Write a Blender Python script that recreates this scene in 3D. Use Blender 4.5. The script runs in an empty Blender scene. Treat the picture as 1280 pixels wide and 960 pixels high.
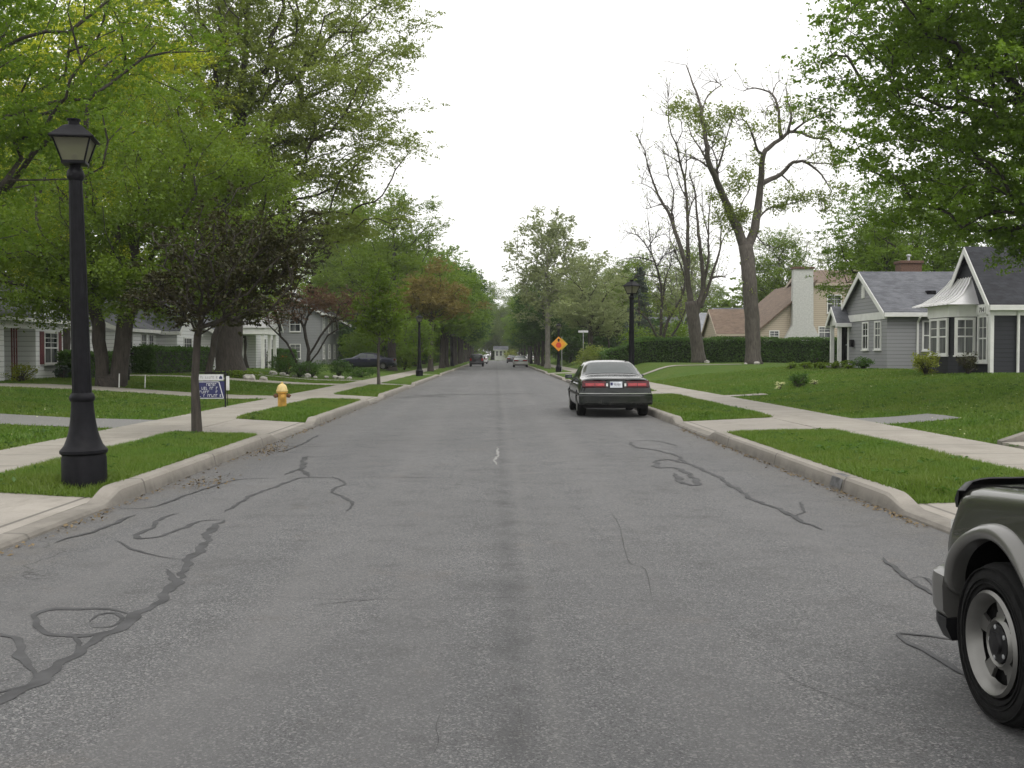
import bpy, bmesh, math, random
import numpy as np
from mathutils import Vector, Matrix
R = math.radians
random.seed(7); rng = np.random.default_rng(7)
scene = bpy.context.scene
COL = scene.collection

# ------------------------------------------------------------------ camera (level street, eye height 1.6 m)
F = 1300.0
CAMH = 1.6
cam_d = bpy.data.cameras.new('camera'); cam = bpy.data.objects.new('camera', cam_d); COL.objects.link(cam)
cam_d.sensor_width = 36; cam_d.lens = 36 * F / 1280; cam_d.clip_start = .1; cam_d.clip_end = 3000
cam.location = (0, 0, CAMH)
cam.rotation_euler = (R(90) - math.atan(37 / F), 0, -math.atan(20 / F))
scene.camera = cam
RM = cam.rotation_euler.to_matrix()
def ray(px, py): return RM @ Vector(((px - 640) / F, -(py - 480) / F, -1))
def at(px, py, Y):
    d = ray(px, py); return Vector((0, 0, CAMH)) + d * (Y / d.y)
def gp(px, py, z=0.0):
    d = ray(px, py); return Vector((0, 0, CAMH)) + d * ((z - CAMH) / d.z)

def sm(a, b, x):
    t = min(1, max(0, (x - a) / (b - a))); return t * t * (3 - 2 * t)
def gh(x, y):
    """height of the ground (yards) above the road"""
    a = abs(x)
    if a < 4.25: return -.03
    inner = 5.8 if x < 0 else 6.3
    if a < inner: return -.03 + .16 * (a - 4.25) / (inner - 4.25)
    if x < 0:
        return .13 + .45 * sm(7.3, 17, a)
    A = .80 * sm(7.9, 17, a); B = .88 * sm(7.9, 11, a)
    w = sm(45, 70, y)
    return .13 + A * (1 - w) + B * w

# ------------------------------------------------------------------ object helpers
def tag(o, label=None, cat=None, group=None, kind=None):
    if label: o['label'] = label
    if cat: o['category'] = cat
    if group: o['group'] = group
    if kind: o['kind'] = kind
    return o
def thing(name, label, cat, loc=(0, 0, 0), rz=0, group=None):
    o = bpy.data.objects.new(name, None); COL.objects.link(o); o.empty_display_size = .2
    o.location = loc; o.rotation_euler = (0, 0, rz)
    return tag(o, label, cat, group)
def mesh_obj(name, me, parent=None):
    o = bpy.data.objects.new(name, me); COL.objects.link(o)
    if parent: o.parent = parent
    return o
def raw(name, V, Fc, mat, parent=None, smooth=False, mi=None):
    me = bpy.data.meshes.new(name); me.from_pydata([tuple(v) for v in V], [], Fc)
    for m in (mat if isinstance(mat, (list, tuple)) else [mat]): me.materials.append(m)
    if mi is not None: me.polygons.foreach_set('material_index', mi)
    if smooth:
        me.polygons.foreach_set('use_smooth', [True] * len(me.polygons))
        if smooth is not True: me.set_sharp_from_angle(angle=R(smooth))
    me.update(); return mesh_obj(name, me, parent)
def npmesh(name, V, n, mat, parent=None):
    """V: (k*n,3) array of k polygons with n own corners each"""
    me = bpy.data.meshes.new(name); k = len(V) // n
    me.vertices.add(len(V)); me.vertices.foreach_set('co', np.ascontiguousarray(V, dtype=np.float32).ravel())
    me.loops.add(len(V)); me.loops.foreach_set('vertex_index', np.arange(len(V), dtype=np.int32))
    me.polygons.add(k); me.polygons.foreach_set('loop_start', np.arange(0, len(V), n, dtype=np.int32))
    me.polygons.foreach_set('loop_total', np.full(k, n, dtype=np.int32))
    me.materials.append(mat); me.update(calc_edges=True); me.validate()
    return mesh_obj(name, me, parent)
def copy_tree(o, parent=None):
    c = o.copy(); COL.objects.link(c)
    if parent: c.parent = parent
    for ch in list(o.children): copy_tree(ch, c)
    return c

class MB:
    def __init__(s): s.V = []; s.F = []
    def add(s, V, Fc):
        b = len(s.V); s.V += [Vector(v) for v in V]; s.F += [[i + b for i in f] for f in Fc]; return s
    def box(s, x0, x1, y0, y1, z0, z1, M=None):
        V = [Vector((x, y, z)) for z in (z0, z1) for y in (y0, y1) for x in (x0, x1)]
        if M: V = [M @ v for v in V]
        return s.add(V, [(0, 2, 3, 1), (4, 5, 7, 6), (0, 1, 5, 4), (2, 6, 7, 3), (0, 4, 6, 2), (1, 3, 7, 5)])
    def bbox(s, x0, x1, y0, y1, z0, z1, b=.01, M=None):
        bm = bmesh.new(); bmesh.ops.create_cube(bm, size=1)
        for v in bm.verts: v.co = Vector(((x0 + x1) / 2 + v.co.x * (x1 - x0), (y0 + y1) / 2 + v.co.y * (y1 - y0), (z0 + z1) / 2 + v.co.z * (z1 - z0)))
        bmesh.ops.bevel(bm, geom=bm.edges[:], offset=b, segments=2, affect='EDGES', profile=.6)
        bm.verts.index_update(); V = [v.co.copy() for v in bm.verts]
        if M: V = [M @ v for v in V]
        Fc = [[v.index for v in f.verts] for f in bm.faces]; bm.free(); return s.add(V, Fc)
    def prism(s, poly, vec):
        n = len(poly); poly = [Vector(p) for p in poly]; vec = Vector(vec)
        V = poly + [p + vec for p in poly]
        return s.add(V, [list(range(n))[::-1], list(range(n, 2 * n))] + [(i, (i + 1) % n, (i + 1) % n + n, i + n) for i in range(n)])
    def quad(s, *p): return s.add(p, [list(range(len(p)))])
    def tube(s, P, r, n=8, cap=True):
        P = [Vector(p) for p in P]; m = len(P)
        if not hasattr(r, '__len__'): r = [r] * m
        V = []; t0 = (P[1] - P[0]).normalized()
        u = t0.orthogonal().normalized()
        for i in range(m):
            t = (P[min(i + 1, m - 1)] - P[max(i - 1, 0)]).normalized()
            u = (u - t * u.dot(t))
            u = u.normalized() if u.length > 1e-6 else t.orthogonal().normalized()
            w = t.cross(u)
            for k in range(n):
                a = 2 * math.pi * k / n; V.append(P[i] + (u * math.cos(a) + w * math.sin(a)) * r[i])
        Fc = [(i * n + k, i * n + (k + 1) % n, (i + 1) * n + (k + 1) % n, (i + 1) * n + k) for i in range(m - 1) for k in range(n)]
        if cap: Fc += [list(range(n))[::-1], list(range((m - 1) * n, m * n))]
        return s.add(V, Fc)
    def lathe(s, prof, n=24, M=None):
        """prof: (r, z) pairs, axis z"""
        m = len(prof); V = []
        for r, z in prof:
            for k in range(n):
                a = 2 * math.pi * k / n; v = Vector((r * math.cos(a), r * math.sin(a), z)); V.append(M @ v if M else v)
        Fc = [(i * n + k, i * n + (k + 1) % n, (i + 1) * n + (k + 1) % n, (i + 1) * n + k) for i in range(m - 1) for k in range(n)]
        Fc += [list(range(n))[::-1], list(range((m - 1) * n, m * n))]
        return s.add(V, Fc)
    def build(s, name, mat, parent=None, smooth=False): return raw(name, s.V, s.F, mat, parent, smooth)

# ------------------------------------------------------------------ materials
class N:
    def __init__(s, name):
        s.m = bpy.data.materials.new(name); s.m.use_nodes = True; s.t = s.m.node_tree; s.n = s.t.nodes; s.n.clear()
        s.out = s.n.new('ShaderNodeOutputMaterial')
    def new(s, kind, **kw):
        o = s.n.new('ShaderNode' + kind)
        for k, v in kw.items():
            if k in o.inputs.keys(): s.put(o.inputs[k], v)
            else: setattr(o, k, v)
        return o
    def put(s, inp, v):
        if hasattr(v, 'is_output') or isinstance(v, bpy.types.NodeSocket): s.t.links.new(v, inp)
        else: inp.default_value = v
    def coord(s, kind='Object', scale=None):
        c = s.new('TexCoord').outputs[kind]
        if scale:
            mp = s.new('Mapping'); s.put(mp.inputs['Vector'], c); mp.inputs['Scale'].default_value = scale; return mp.outputs[0]
        return c
    def noise(s, vec, scale, detail=4, rough=.55):
        t = s.new('TexNoise'); s.put(t.inputs['Vector'], vec); t.inputs['Scale'].default_value = scale
        t.inputs['Detail'].default_value = detail; t.inputs['Roughness'].default_value = rough; return t.outputs['Fac']
    def ramp(s, fac, stops):
        r = s.new('ValToRGB'); s.put(r.inputs[0], fac); e = r.color_ramp.elements
        while len(e) < len(stops): e.new(.5)
        for el, (p, c) in zip(e, stops): el.position = p; el.color = (*c, 1) if len(c) == 3 else c
        return r.outputs[0]
    def fl(s, fac, p0, p1, a=0, b=1):
        r = s.new('MapRange'); s.put(r.inputs[0], fac); r.inputs[1].default_value = p0; r.inputs[2].default_value = p1
        r.inputs[3].default_value = a; r.inputs[4].default_value = b; r.clamp = True; return r.outputs[0]
    def mix(s, fac, a, b, mode='MIX'):
        x = s.new('Mix', data_type='RGBA', blend_type=mode); s.put(x.inputs[0], fac)
        for i, v in ((6, a), (7, b)): s.put(x.inputs[i], (*v, 1) if isinstance(v, tuple) and len(v) == 3 else v)
        return x.outputs[2]
    def math(s, op, a, b=0.0, c=0.0):
        x = s.new('Math', operation=op); s.put(x.inputs[0], a); s.put(x.inputs[1], b); s.put(x.inputs[2], c); return x.outputs[0]
    def bump(s, h, strength=.3, dist=.01):
        b = s.new('Bump'); s.put(b.inputs['Height'], h); b.inputs['Strength'].default_value = strength; b.inputs['Distance'].default_value = dist; return b.outputs[0]
    def done(s, col, rough=.7, normal=None, **kw):
        p = s.new('BsdfPrincipled'); s.put(p.inputs['Base Color'], (*col, 1) if isinstance(col, tuple) and len(col) == 3 else col)
        s.put(p.inputs['Roughness'], rough)
        if normal is not None: s.put(p.inputs['Normal'], normal)
        for k, v in kw.items(): s.put(p.inputs[k.replace('_', ' ')], v)
        s.t.links.new(p.outputs[0], s.out.inputs[0]); s.p = p; return s.m

def plain(name, c, rough=.6, var=.25, scale=6, bump=0, **kw):
    n = N(name); co = n.coord(); f = n.noise(co, scale)
    lo = tuple(x * (1 - var) for x in c); hi = tuple(min(1, x * (1 + var)) for x in c)
    col = n.ramp(f, [(.3, lo), (.7, hi)])
    nm = n.bump(n.noise(co, scale * 8), bump, .01) if bump else None
    return n.done(col, rough, nm, **kw)

def leafmat(name, c1, c2, trans=.4, nscale=.3, c3=None):
    n = N(name)
    g = n.new('NewGeometry'); rnd = g.outputs['Random Per Island']
    col = n.ramp(rnd, [(0, c1), (1, c2)])
    f = n.fl(n.noise(n.coord(), nscale, 3), .38, .62)
    c3 = c3 or tuple(min(1, a * 1.35) for a in c2)
    col = n.mix(n.math('MULTIPLY', f, .55), col, c3)
    d = n.new('BsdfDiffuse'); n.put(d.inputs[0], col)
    t = n.new('BsdfTranslucent'); n.put(t.inputs[0], n.mix(.5, col, tuple(min(1, a * 1.25) for a in c2)))
    gl = n.new('BsdfGlossy'); gl.inputs['Roughness'].default_value = .5; gl.inputs[0].default_value = (.6, .65, .6, 1)
    a = n.new('MixShader'); a.inputs[0].default_value = trans; n.t.links.new(d.outputs[0], a.inputs[1]); n.t.links.new(t.outputs[0], a.inputs[2])
    b = n.new('MixShader'); b.inputs[0].default_value = .04; n.t.links.new(a.outputs[0], b.inputs[1]); n.t.links.new(gl.outputs[0], b.inputs[2])
    n.t.links.new(b.outputs[0], n.out.inputs[0]); return n.m

def barkmat(name, c1, c2):
    n = N(name); co = n.coord('Object', (1, 1, .18)); f = n.noise(co, 14, 6, .65); v = n.noise(n.coord(), 1.5, 3)
    col = n.mix(n.fl(v, .35, .65), n.ramp(f, [(.3, c1), (.7, c2)]), n.ramp(f, [(.3, tuple(x * .75 for x in c1)), (.7, tuple(x * .85 for x in c2))]))
    return n.done(col, .9, n.bump(f, .8, .04))

def siding(name, c, lap=.13, axis=2, rough=.55):
    n = N(name); co = n.coord(); sep = n.new('SeparateXYZ'); n.put(sep.inputs[0], co)
    z = n.math('FRACT', n.math('DIVIDE', sep.outputs[axis], lap))
    edge = n.fl(z, 0, .16, 0, 1)                       # shadow gap at the butt of each board
    f = n.noise(co, 1.2, 4); f2 = n.noise(n.coord('Object', (6, 6, .6)), 3, 4)
    base = n.mix(n.math('MULTIPLY', n.math('ADD', f, f2), .25), tuple(x * .85 for x in c), tuple(min(1, x * 1.12) for x in c))
    col = n.mix(edge, tuple(x * .3 for x in c), base)
    return n.done(col, rough, n.bump(n.math('SUBTRACT', 1.0, z), .6, .03))

def shingle(name, c, c2):
    n = N(name); co = n.coord()
    sep = n.new('SeparateXYZ'); n.put(sep.inputs[0], co)
    cb = n.new('CombineXYZ'); n.put(cb.inputs[0], n.math('ADD', sep.outputs[0], sep.outputs[1])); n.put(cb.inputs[1], n.math('MULTIPLY', sep.outputs[2], 1.6))
    b = n.new('TexBrick'); n.put(b.inputs['Vector'], cb.outputs[0]); b.inputs['Scale'].default_value = 1
    b.inputs['Brick Width'].default_value = .33; b.inputs['Row Height'].default_value = .16; b.inputs['Mortar Size'].default_value = .008
    b.inputs['Color1'].default_value = (*c, 1); b.inputs['Color2'].default_value = (*c2, 1); b.inputs['Mortar'].default_value = (*(x * .4 for x in c), 1)
    f = n.noise(co, 1.0, 5); col = n.mix(n.fl(f, .3, .7, 0, .6), b.outputs[0], tuple(x * 1.25 for x in c2))
    col = n.mix(n.fl(n.noise(n.coord('Object', (1, 1, 3)), 2.2, 5, .7), .42, .65, 0, .75), col, tuple(x * .55 for x in c))
    col = n.mix(n.fl(n.noise(co, 60, 2), .3, .7, 0, .5), col, tuple(x * .6 for x in c))
    return n.done(col, .9, n.bump(b.outputs['Fac'], -.6, .03))

def concrete(name, c, joint=None, axis=1, face=False):
    n = N(name); co = n.coord(); f = n.noise(co, .7, 5, .6); g = n.noise(co, 45, 3); st = n.noise(co, 3.5, 5, .7)
    col = n.mix(n.fl(f, .3, .7), tuple(x * .82 for x in c), tuple(x * 1.12 for x in c))
    col = n.mix(n.fl(st, .5, .75, 0, .45), col, tuple(x * .62 for x in (c[0], c[1] * .96, c[2] * .88)))
    col = n.mix(n.fl(g, .3, .7, 0, .3), col, tuple(x * .7 for x in c))
    h = g
    s2 = n.noise(n.coord('Object', (1, .35, 4)), 2.2, 6, .75)
    col = n.mix(n.fl(s2, .52, .7, 0, .5), col, tuple(x * .5 for x in (c[0], c[1] * .97, c[2] * .9)))
    if face:      # splash and tyre grime low on the kerb face
        sz = n.new('SeparateXYZ'); n.put(sz.inputs[0], co)
        col = n.mix(n.math('MULTIPLY', n.fl(sz.outputs[2], .13, .04, 0, .75), n.fl(st, .3, .6, .35, 1)), col, (.10, .092, .08))
    if joint:
        sep = n.new('SeparateXYZ'); n.put(sep.inputs[0], co)
        fr = n.math('FRACT', n.math('DIVIDE', sep.outputs[axis], joint))
        d = n.math('ABSOLUTE', n.math('SUBTRACT', fr, .5))
        j = n.fl(d, .5 - .028 / joint, .5 - .012 / joint)
        j = n.math('SUBTRACT', j, 0.0)
        col = n.mix(n.math('MULTIPLY', j, .85), col, tuple(x * .3 for x in c))
        # slabs differ a little from one another
        w = n.new('TexWhiteNoise', noise_dimensions='1D'); n.put(w.inputs['W'], n.math('FLOOR', n.math('ADD', n.math('DIVIDE', sep.outputs[axis], joint), .0)))
        col = n.mix(n.math('MULTIPLY', w.outputs[0], .25), col, tuple(x * .75 for x in c))
    return n.done(col, .9, n.bump(h, .3, .006))

def paint(name, c, metallic=.3, rough=.3, flake=False):
    n = N(name); co = n.coord(); f = n.noise(co, 3, 4)
    sep = n.new('SeparateXYZ'); n.put(sep.inputs[0], co)
    dirt = n.math('MULTIPLY', n.fl(n.noise(co, 5, 5), .35, .75), n.fl(sep.outputs[2], .6, .25, .02, .3))   # road dust on the lower panels
    col = n.mix(dirt, n.mix(f, tuple(x * .9 for x in c), tuple(min(1, x * 1.1) for x in c)), (.12, .11, .09))
    return n.done(col, n.fl(dirt, 0, .5, rough, .65), None, Metallic=metallic, Coat_Weight=.55, Coat_Roughness=.05, Specular_IOR_Level=.3)

def glassy(name, c=(.02, .025, .03), rough=.05):
    n = N(name); f = n.noise(n.coord(), 1.7, 2)
    return n.done(n.mix(f, c, tuple(x * 2.2 for x in c)), rough, n.bump(f, .03, .05), IOR=1.5)

def curtained(name):
    """window glass with pale gathered curtains close behind it"""
    n = N(name); fold = n.noise(n.coord('Object', (9, 9, .25)), 2.2, 3, .6); big = n.noise(n.coord('Object', (.8, .8, .3)), 1.3, 2)
    cur = n.math('MULTIPLY', n.fl(big, .42, .55), n.fl(fold, .3, .7, .35, 1))
    return n.done(n.mix(cur, (.018, .022, .026), (.21, .215, .215)), .06, None, IOR=1.5)

def asphalt(name):
    n = N(name); co = n.coord(); sep = n.new('SeparateXYZ'); n.put(sep.inputs[0], co); X, Y = sep.outputs[0], sep.outputs[1]
    ag = n.noise(co, 210, 3, .75); ag2 = n.new('TexVoronoi'); n.put(ag2.inputs['Vector'], co); ag2.inputs['Scale'].default_value = 112
    rc = n.new('SeparateColor'); n.put(rc.inputs[0], ag2.outputs['Color'])
    big = n.noise(co, .35, 5, .6); mid = n.noise(co, 2.2, 5, .65)
    lon = n.noise(n.coord('Object', (1, .05, 1)), 1.6, 4, .6)
    col = n.ramp(ag, [(.33, (.036, .037, .039)), (.5, (.102, .103, .106)), (.67, (.232, .234, .236))])
    col = n.mix(n.fl(rc.outputs[0], .70, .95, 0, .85), col, (.33, .325, .315))
    col = n.mix(n.fl(rc.outputs[1], .70, .95, 0, .8), col, (.028, .028, .030))
    col = n.mix(n.fl(big, .33, .68, .0, .5), col, (.082, .082, .083))
    col = n.mix(n.fl(lon, .38, .65, 0, .5), col, (.135, .133, .132))
    col = n.mix(n.fl(mid, .55, .75, 0, .38), col, (.065, .064, .062))
    # wheel paths polished lighter
    for cx in (-2.9, -1.35, 1.2, 2.75):
        col = n.mix(n.math('MULTIPLY', n.fl(n.math('ABSOLUTE', n.math('SUBTRACT', X, cx)), .05, .45, .3, 0), n.fl(lon, .3, .6)), col, (.165, .162, .16))
    # old rectangular patches of slightly different asphalt, brownish stains
    pw = n.new('TexVoronoi', distance='CHEBYCHEV'); n.put(pw.inputs['Vector'], n.coord('Object', (.22, .1, 1))); pw.inputs['Scale'].default_value = 1
    ps = n.new('SeparateColor'); n.put(ps.inputs[0], pw.outputs['Color'])
    col = n.mix(n.fl(ps.outputs[0], .55, .60, 0, .16), col, (.085, .085, .088))
    col = n.mix(n.fl(n.noise(co, .9, 6, .75), .58, .72, 0, .3), col, (.13, .105, .085))
    # paving joint near the crown: worn dark on one side, pale along it
    wob = n.math('MULTIPLY', n.math('SUBTRACT', n.noise(n.coord('Object', (0, 1, 0)), .25, 2), .5), .10)
    d = n.math('SUBTRACT', n.math('SUBTRACT', X, wob), .08)
    seam = n.math('MULTIPLY', n.fl(n.math('ABSOLUTE', d), .01, .13, 1, 0), n.fl(n.noise(co, 1.1, 5, .7), .36, .62))
    col = n.mix(n.math('MULTIPLY', seam, .5), col, (.045, .045, .047))
    blot = n.math('MULTIPLY', n.fl(n.math('ABSOLUTE', n.math('ADD', d, .12)), .03, .30, 1, 0), n.fl(n.noise(n.coord('Object', (1, .5, 1)), 1.3, 5, .7), .48, .66))
    col = n.mix(n.math('MULTIPLY', blot, .24), col, (.055, .055, .056))
    d2 = n.fl(n.math('ABSOLUTE', n.math('SUBTRACT', d, .18)), .0, .07, .28, 0)
    col = n.mix(n.math('MULTIPLY', d2, .6), col, (.17, .168, .16))
    # oil drips down the middle of each lane
    for cx, cs, cw in ((-2.1, .34, .5), (1.9, .3, .5)):
        band = n.fl(n.math('ABSOLUTE', n.math('SUBTRACT', X, cx)), .1, .8, 1, 0)
        col = n.mix(n.math('MULTIPLY', band, n.fl(n.noise(co, 1.7, 5, .7), .55, .7, 0, .35)), col, (.055, .054, .052))
    # fine cracks
    vo = n.new('TexVoronoi', feature='DISTANCE_TO_EDGE'); wv = n.new('VectorMath', operation='ADD')
    nz = n.new('TexNoise'); n.put(nz.inputs['Vector'], co); nz.inputs['Scale'].default_value = 1.6; nz.inputs['Detail'].default_value = 6
    sc = n.new('VectorMath', operation='SCALE'); n.put(sc.inputs[0], nz.outputs['Color']); sc.inputs['Scale'].default_value = .9
    n.put(wv.inputs[0], co); n.put(wv.inputs[1], sc.outputs[0]); n.put(vo.inputs['Vector'], wv.outputs[0]); vo.inputs['Scale'].default_value = .22
    cr = n.math('MULTIPLY', n.fl(vo.outputs['Distance'], .0, .0035, 1, 0), n.fl(n.noise(co, .3, 2), .5, .6))
    col = n.mix(n.math('MULTIPLY', cr, .7), col, (.03, .03, .03))
    # dust and grit against the kerbs
    ed = n.math('MULTIPLY', n.fl(n.math('ABSOLUTE', X), 3.3, 4.0, 0, 1), n.fl(n.noise(co, 2.4, 6, .7), .38, .62))
    col = n.mix(n.math('MULTIPLY', ed, .4), col, (.15, .135, .11))
    return n.done(col, n.fl(mid, .3, .7, .75, .95), n.bump(ag, .9, .008), Specular_IOR_Level=.45)

def lawnmat(name):
    n = N(name); co = n.coord(); f = n.noise(co, .35, 5, .6); g = n.noise(co, 2.5, 5, .7); h = n.noise(co, 35, 4, .75)
    col = n.ramp(h, [(.25, (.028, .06, .007)), (.5, (.062, .125, .013)), (.78, (.12, .19, .03))])
    col = n.mix(n.fl(f, .35, .68, 0, .55), col, (.13, .155, .03))
    col = n.mix(n.fl(g, .45, .72, 0, .5), col, (.045, .10, .010))
    bare = n.noise(co, 1.1, 6, .75); col = n.mix(n.fl(bare, .60, .74, 0, .6), col, (.15, .135, .06))
    return n.done(col, .95, n.bump(h, 1, .05), Specular_IOR_Level=.15)

M = dict(
    asphalt=asphalt('asphalt'), lawn=lawnmat('lawn'),
    drive=plain('driveway_asphalt', (.19, .187, .18), .9, .3, 30, .4),
    conc=concrete('pavement_concrete', (.325, .30, .26), 1.5), apron=concrete('apron_concrete', (.315, .29, .255), 2.2, 0),
    kerb=concrete('kerb_concrete', (.28, .258, .225), 3.0, 1, True),
    tar=plain('crack_sealant_tar', (.064, .064, .066), .7, .3, 5, .1, Specular_IOR_Level=.2), skid=plain('dark_patch', (.07, .07, .071), .8, .2, 20, .3),
    black=plain('black_cast_iron', (.008, .008, .010), .5, .3, 12, .15, Specular_IOR_Level=.12), rubber=plain('tyre_rubber', (.014, .014, .014), .85, .25, 30, .2, Specular_IOR_Level=.1),
    blackpl=plain('black_plastic', (.010, .010, .011), .4, .2, 8, 0, Specular_IOR_Level=.25), dark=plain('dark_underside', (.006, .006, .006), .9, .2, 6, 0, Specular_IOR_Level=.05),
    frost=None, white=plain('white_trim', (.72, .72, .70), .5, .08, 3), glass=curtained('window_glass'), cglass=glassy('car_glass', (.03, .036, .036), .03),
    grey_siding=siding('grey_lap_siding', (.27, .275, .285), .16), dark_siding=siding('charcoal_lap_siding', (.022, .024, .031), .15, 2, .75),
    white_siding=siding('white_lap_siding', (.85, .86, .86), .2), pale_siding=siding('pale_lap_siding', (.50, .50, .50), .17), tan_siding=siding('tan_lap_siding', (.46, .39, .30), .16),
    grey_roof=shingle('grey_shingles', (.095, .10, .115), (.15, .155, .17)), dark_roof=shingle('dark_shingles', (.022, .023, .029), (.044, .046, .055)),
    brown_roof=shingle('brown_shingles', (.15, .105, .075), (.20, .145, .105)), pale_roof=shingle('pale_grey_shingles', (.22, .23, .25), (.30, .31, .33)),
    metal_roof=plain('white_metal_roof', (.66, .65, .67), .35, .08, 4), brick=plain('brown_brick', (.12, .07, .05), .9, .5, 25, .3),
    chimney=plain('white_painted_brick', (.50, .50, .485), .8, .15, 9, .3), maroon=plain('maroon_paint', (.13, .025, .03), .5, .2), 
    yellow=plain('hydrant_yellow', (.52, .29, .05), .5, .2, 9, .1), cream=plain('hydrant_cream', (.62, .47, .2), .5, .15, 9, .1), rust=plain('rusty_metal', (.13, .06, .03), .8, .4, 20, .2),
    steel=plain('galvanised_steel', (.42, .43, .44), .45, .15, 10, 0, Metallic=.6), alloy=plain('alloy_wheel', (.18, .178, .168), .38, .12, 8, 0, Metallic=.75),
    chrome=plain('chrome_trim', (.65, .66, .66), .18, .08, 5, 0, Metallic=.95), red=plain('tail_light_red', (.33, .012, .018), .15, .25, 10, 0, Coat_Weight=.6), darkred=plain('tail_light_dark', (.07, .006, .01), .2, .2),
    lens=plain('clear_lens', (.6, .6, .58), .15, .1), plate=plain('number_plate', (.55, .58, .62), .5, .25, 14), navy=plain('navy_sign', (.02, .022, .1), .5, .1), signwhite=plain('sign_white', (.62, .62, .64), .5, .08), signgrey=plain('sign_lettering_grey', (.25, .25, .28), .5, .1),
    amber=plain('sign_amber', (.72, .30, .02), .5, .1), signred=plain('sign_red', (.55, .05, .012), .5, .1),
    rock=plain('pale_rock', (.40, .38, .35), .9, .3, 6, .4), litter=leafmat('dry_leaves', (.06, .042, .025), (.17, .125, .07), .1),
    bark=barkmat('bark_grey_brown', (.045, .038, .032), (.135, .118, .10)), bark_dark=barkmat('bark_dark', (.025, .021, .018), (.075, .063, .052)), bark_pale=barkmat('bark_pale', (.15, .14, .12), (.33, .31, .27)),
    leaf_green=leafmat('leaf_mid_green', (.078, .14, .010), (.16, .235, .02), .53), leaf_locust=leafmat('leaf_fresh_green', (.072, .138, .009), (.155, .245, .018), .52),
    leaf_yellow=leafmat('leaf_yellow_green', (.25, .30, .016), (.44, .47, .028), .55), leaf_oak=leafmat('leaf_olive_green', (.115, .16, .022), (.21, .26, .045), .52),
    leaf_maple=leafmat('leaf_maple_green', (.080, .150, .012), (.165, .26, .025), .56), leaf_dark=leafmat('leaf_deep_green', (.026, .065, .009), (.065, .135, .018), .42),
    leaf_pale=leafmat('leaf_pale_sage', (.16, .20, .075), (.28, .32, .135), .5), leaf_bronze=leafmat('leaf_bronze', (.14, .115, .025), (.24, .19, .05), .45),
    leaf_purple=leafmat('leaf_purple_brown', (.022, .021, .010), (.060, .052, .020), .3, .6, (.05, .065, .015)), leaf_red=leafmat('leaf_dusky_red', (.10, .045, .03), (.19, .09, .06), .4, .5, (.12, .11, .035)),
    leaf_bright=leafmat('leaf_bright_green', (.08, .145, .010), (.155, .24, .02), .5), leaf_lime=leafmat('leaf_lime', (.16, .20, .02), (.30, .33, .05), .4), leaf_spruce=leafmat('needle_grey_green', (.03, .05, .035), (.06, .085, .06), .2),
    leaf_hedge=leafmat('leaf_hedge', (.03, .075, .010), (.075, .15, .02), .4, .8), flower=leafmat('pale_flowers', (.5, .5, .2), (.75, .75, .45), .3), flower_red=leafmat('orange_red_leaves', (.25, .05, .015), (.38, .1, .03), .3),
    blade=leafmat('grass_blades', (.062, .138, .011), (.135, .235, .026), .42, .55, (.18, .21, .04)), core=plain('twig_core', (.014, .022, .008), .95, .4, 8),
)
n = N('frosted_lamp_glass'); f = n.noise(n.coord(), 6, 3)
d = n.new('BsdfDiffuse'); n.put(d.inputs[0], n.mix(f, (.17, .17, .12), (.26, .255, .19))); t = n.new('BsdfTranslucent'); t.inputs[0].default_value = (.42, .42, .31, 1)
gl = n.new('BsdfGlossy'); gl.inputs['Roughness'].default_value = .15
a = n.new('MixShader'); a.inputs[0].default_value = .5; n.t.links.new(d.outputs[0], a.inputs[1]); n.t.links.new(t.outputs[0], a.inputs[2])
b = n.new('MixShader'); b.inputs[0].default_value = .06; n.t.links.new(a.outputs[0], b.inputs[1]); n.t.links.new(gl.outputs[0], b.inputs[2])
tr = n.new('BsdfTransparent'); tr.inputs[0].default_value = (.75, .76, .66, 1); e = n.new('MixShader'); e.inputs[0].default_value = .3
n.t.links.new(b.outputs[0], e.inputs[1]); n.t.links.new(tr.outputs[0], e.inputs[2]); n.t.links.new(e.outputs[0], n.out.inputs[0]); M['frost'] = n.m

# ------------------------------------------------------------------ light: bright overcast
w = bpy.data.worlds.new('World'); scene.world = w; w.use_nodes = True
nt = w.node_tree; bg = nt.nodes['Background']
sky = nt.nodes.new('ShaderNodeTexSky'); sky.sky_type = 'NISHITA'; sky.sun_disc = False
SUN_EL, SUN_ROT = R(58), R(150)
sky.sun_elevation = SUN_EL; sky.sun_rotation = SUN_ROT; sky.dust_density = 6; sky.air_density = 1.2
hs = nt.nodes.new('ShaderNodeHueSaturation'); hs.inputs['Saturation'].default_value = .25; nt.links.new(sky.outputs[0], hs.inputs['Color'])
mx = nt.nodes.new('ShaderNodeMix'); mx.data_type = 'RGBA'; mx.inputs[0].default_value = .86
nt.links.new(hs.outputs[0], mx.inputs[6]); mx.inputs[7].default_value = (10.4, 10.3, 10.15, 1)   # even cloud deck in front of the blue
nt.links.new(mx.outputs[2], bg.inputs['Color']); bg.inputs['Strength'].default_value = .11
sl = bpy.data.lights.new('sun', 'SUN'); sl.energy = .8; sl.angle = R(24); sl.color = (1, .97, .92)
so = bpy.data.objects.new('sun', sl); COL.objects.link(so)
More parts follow.
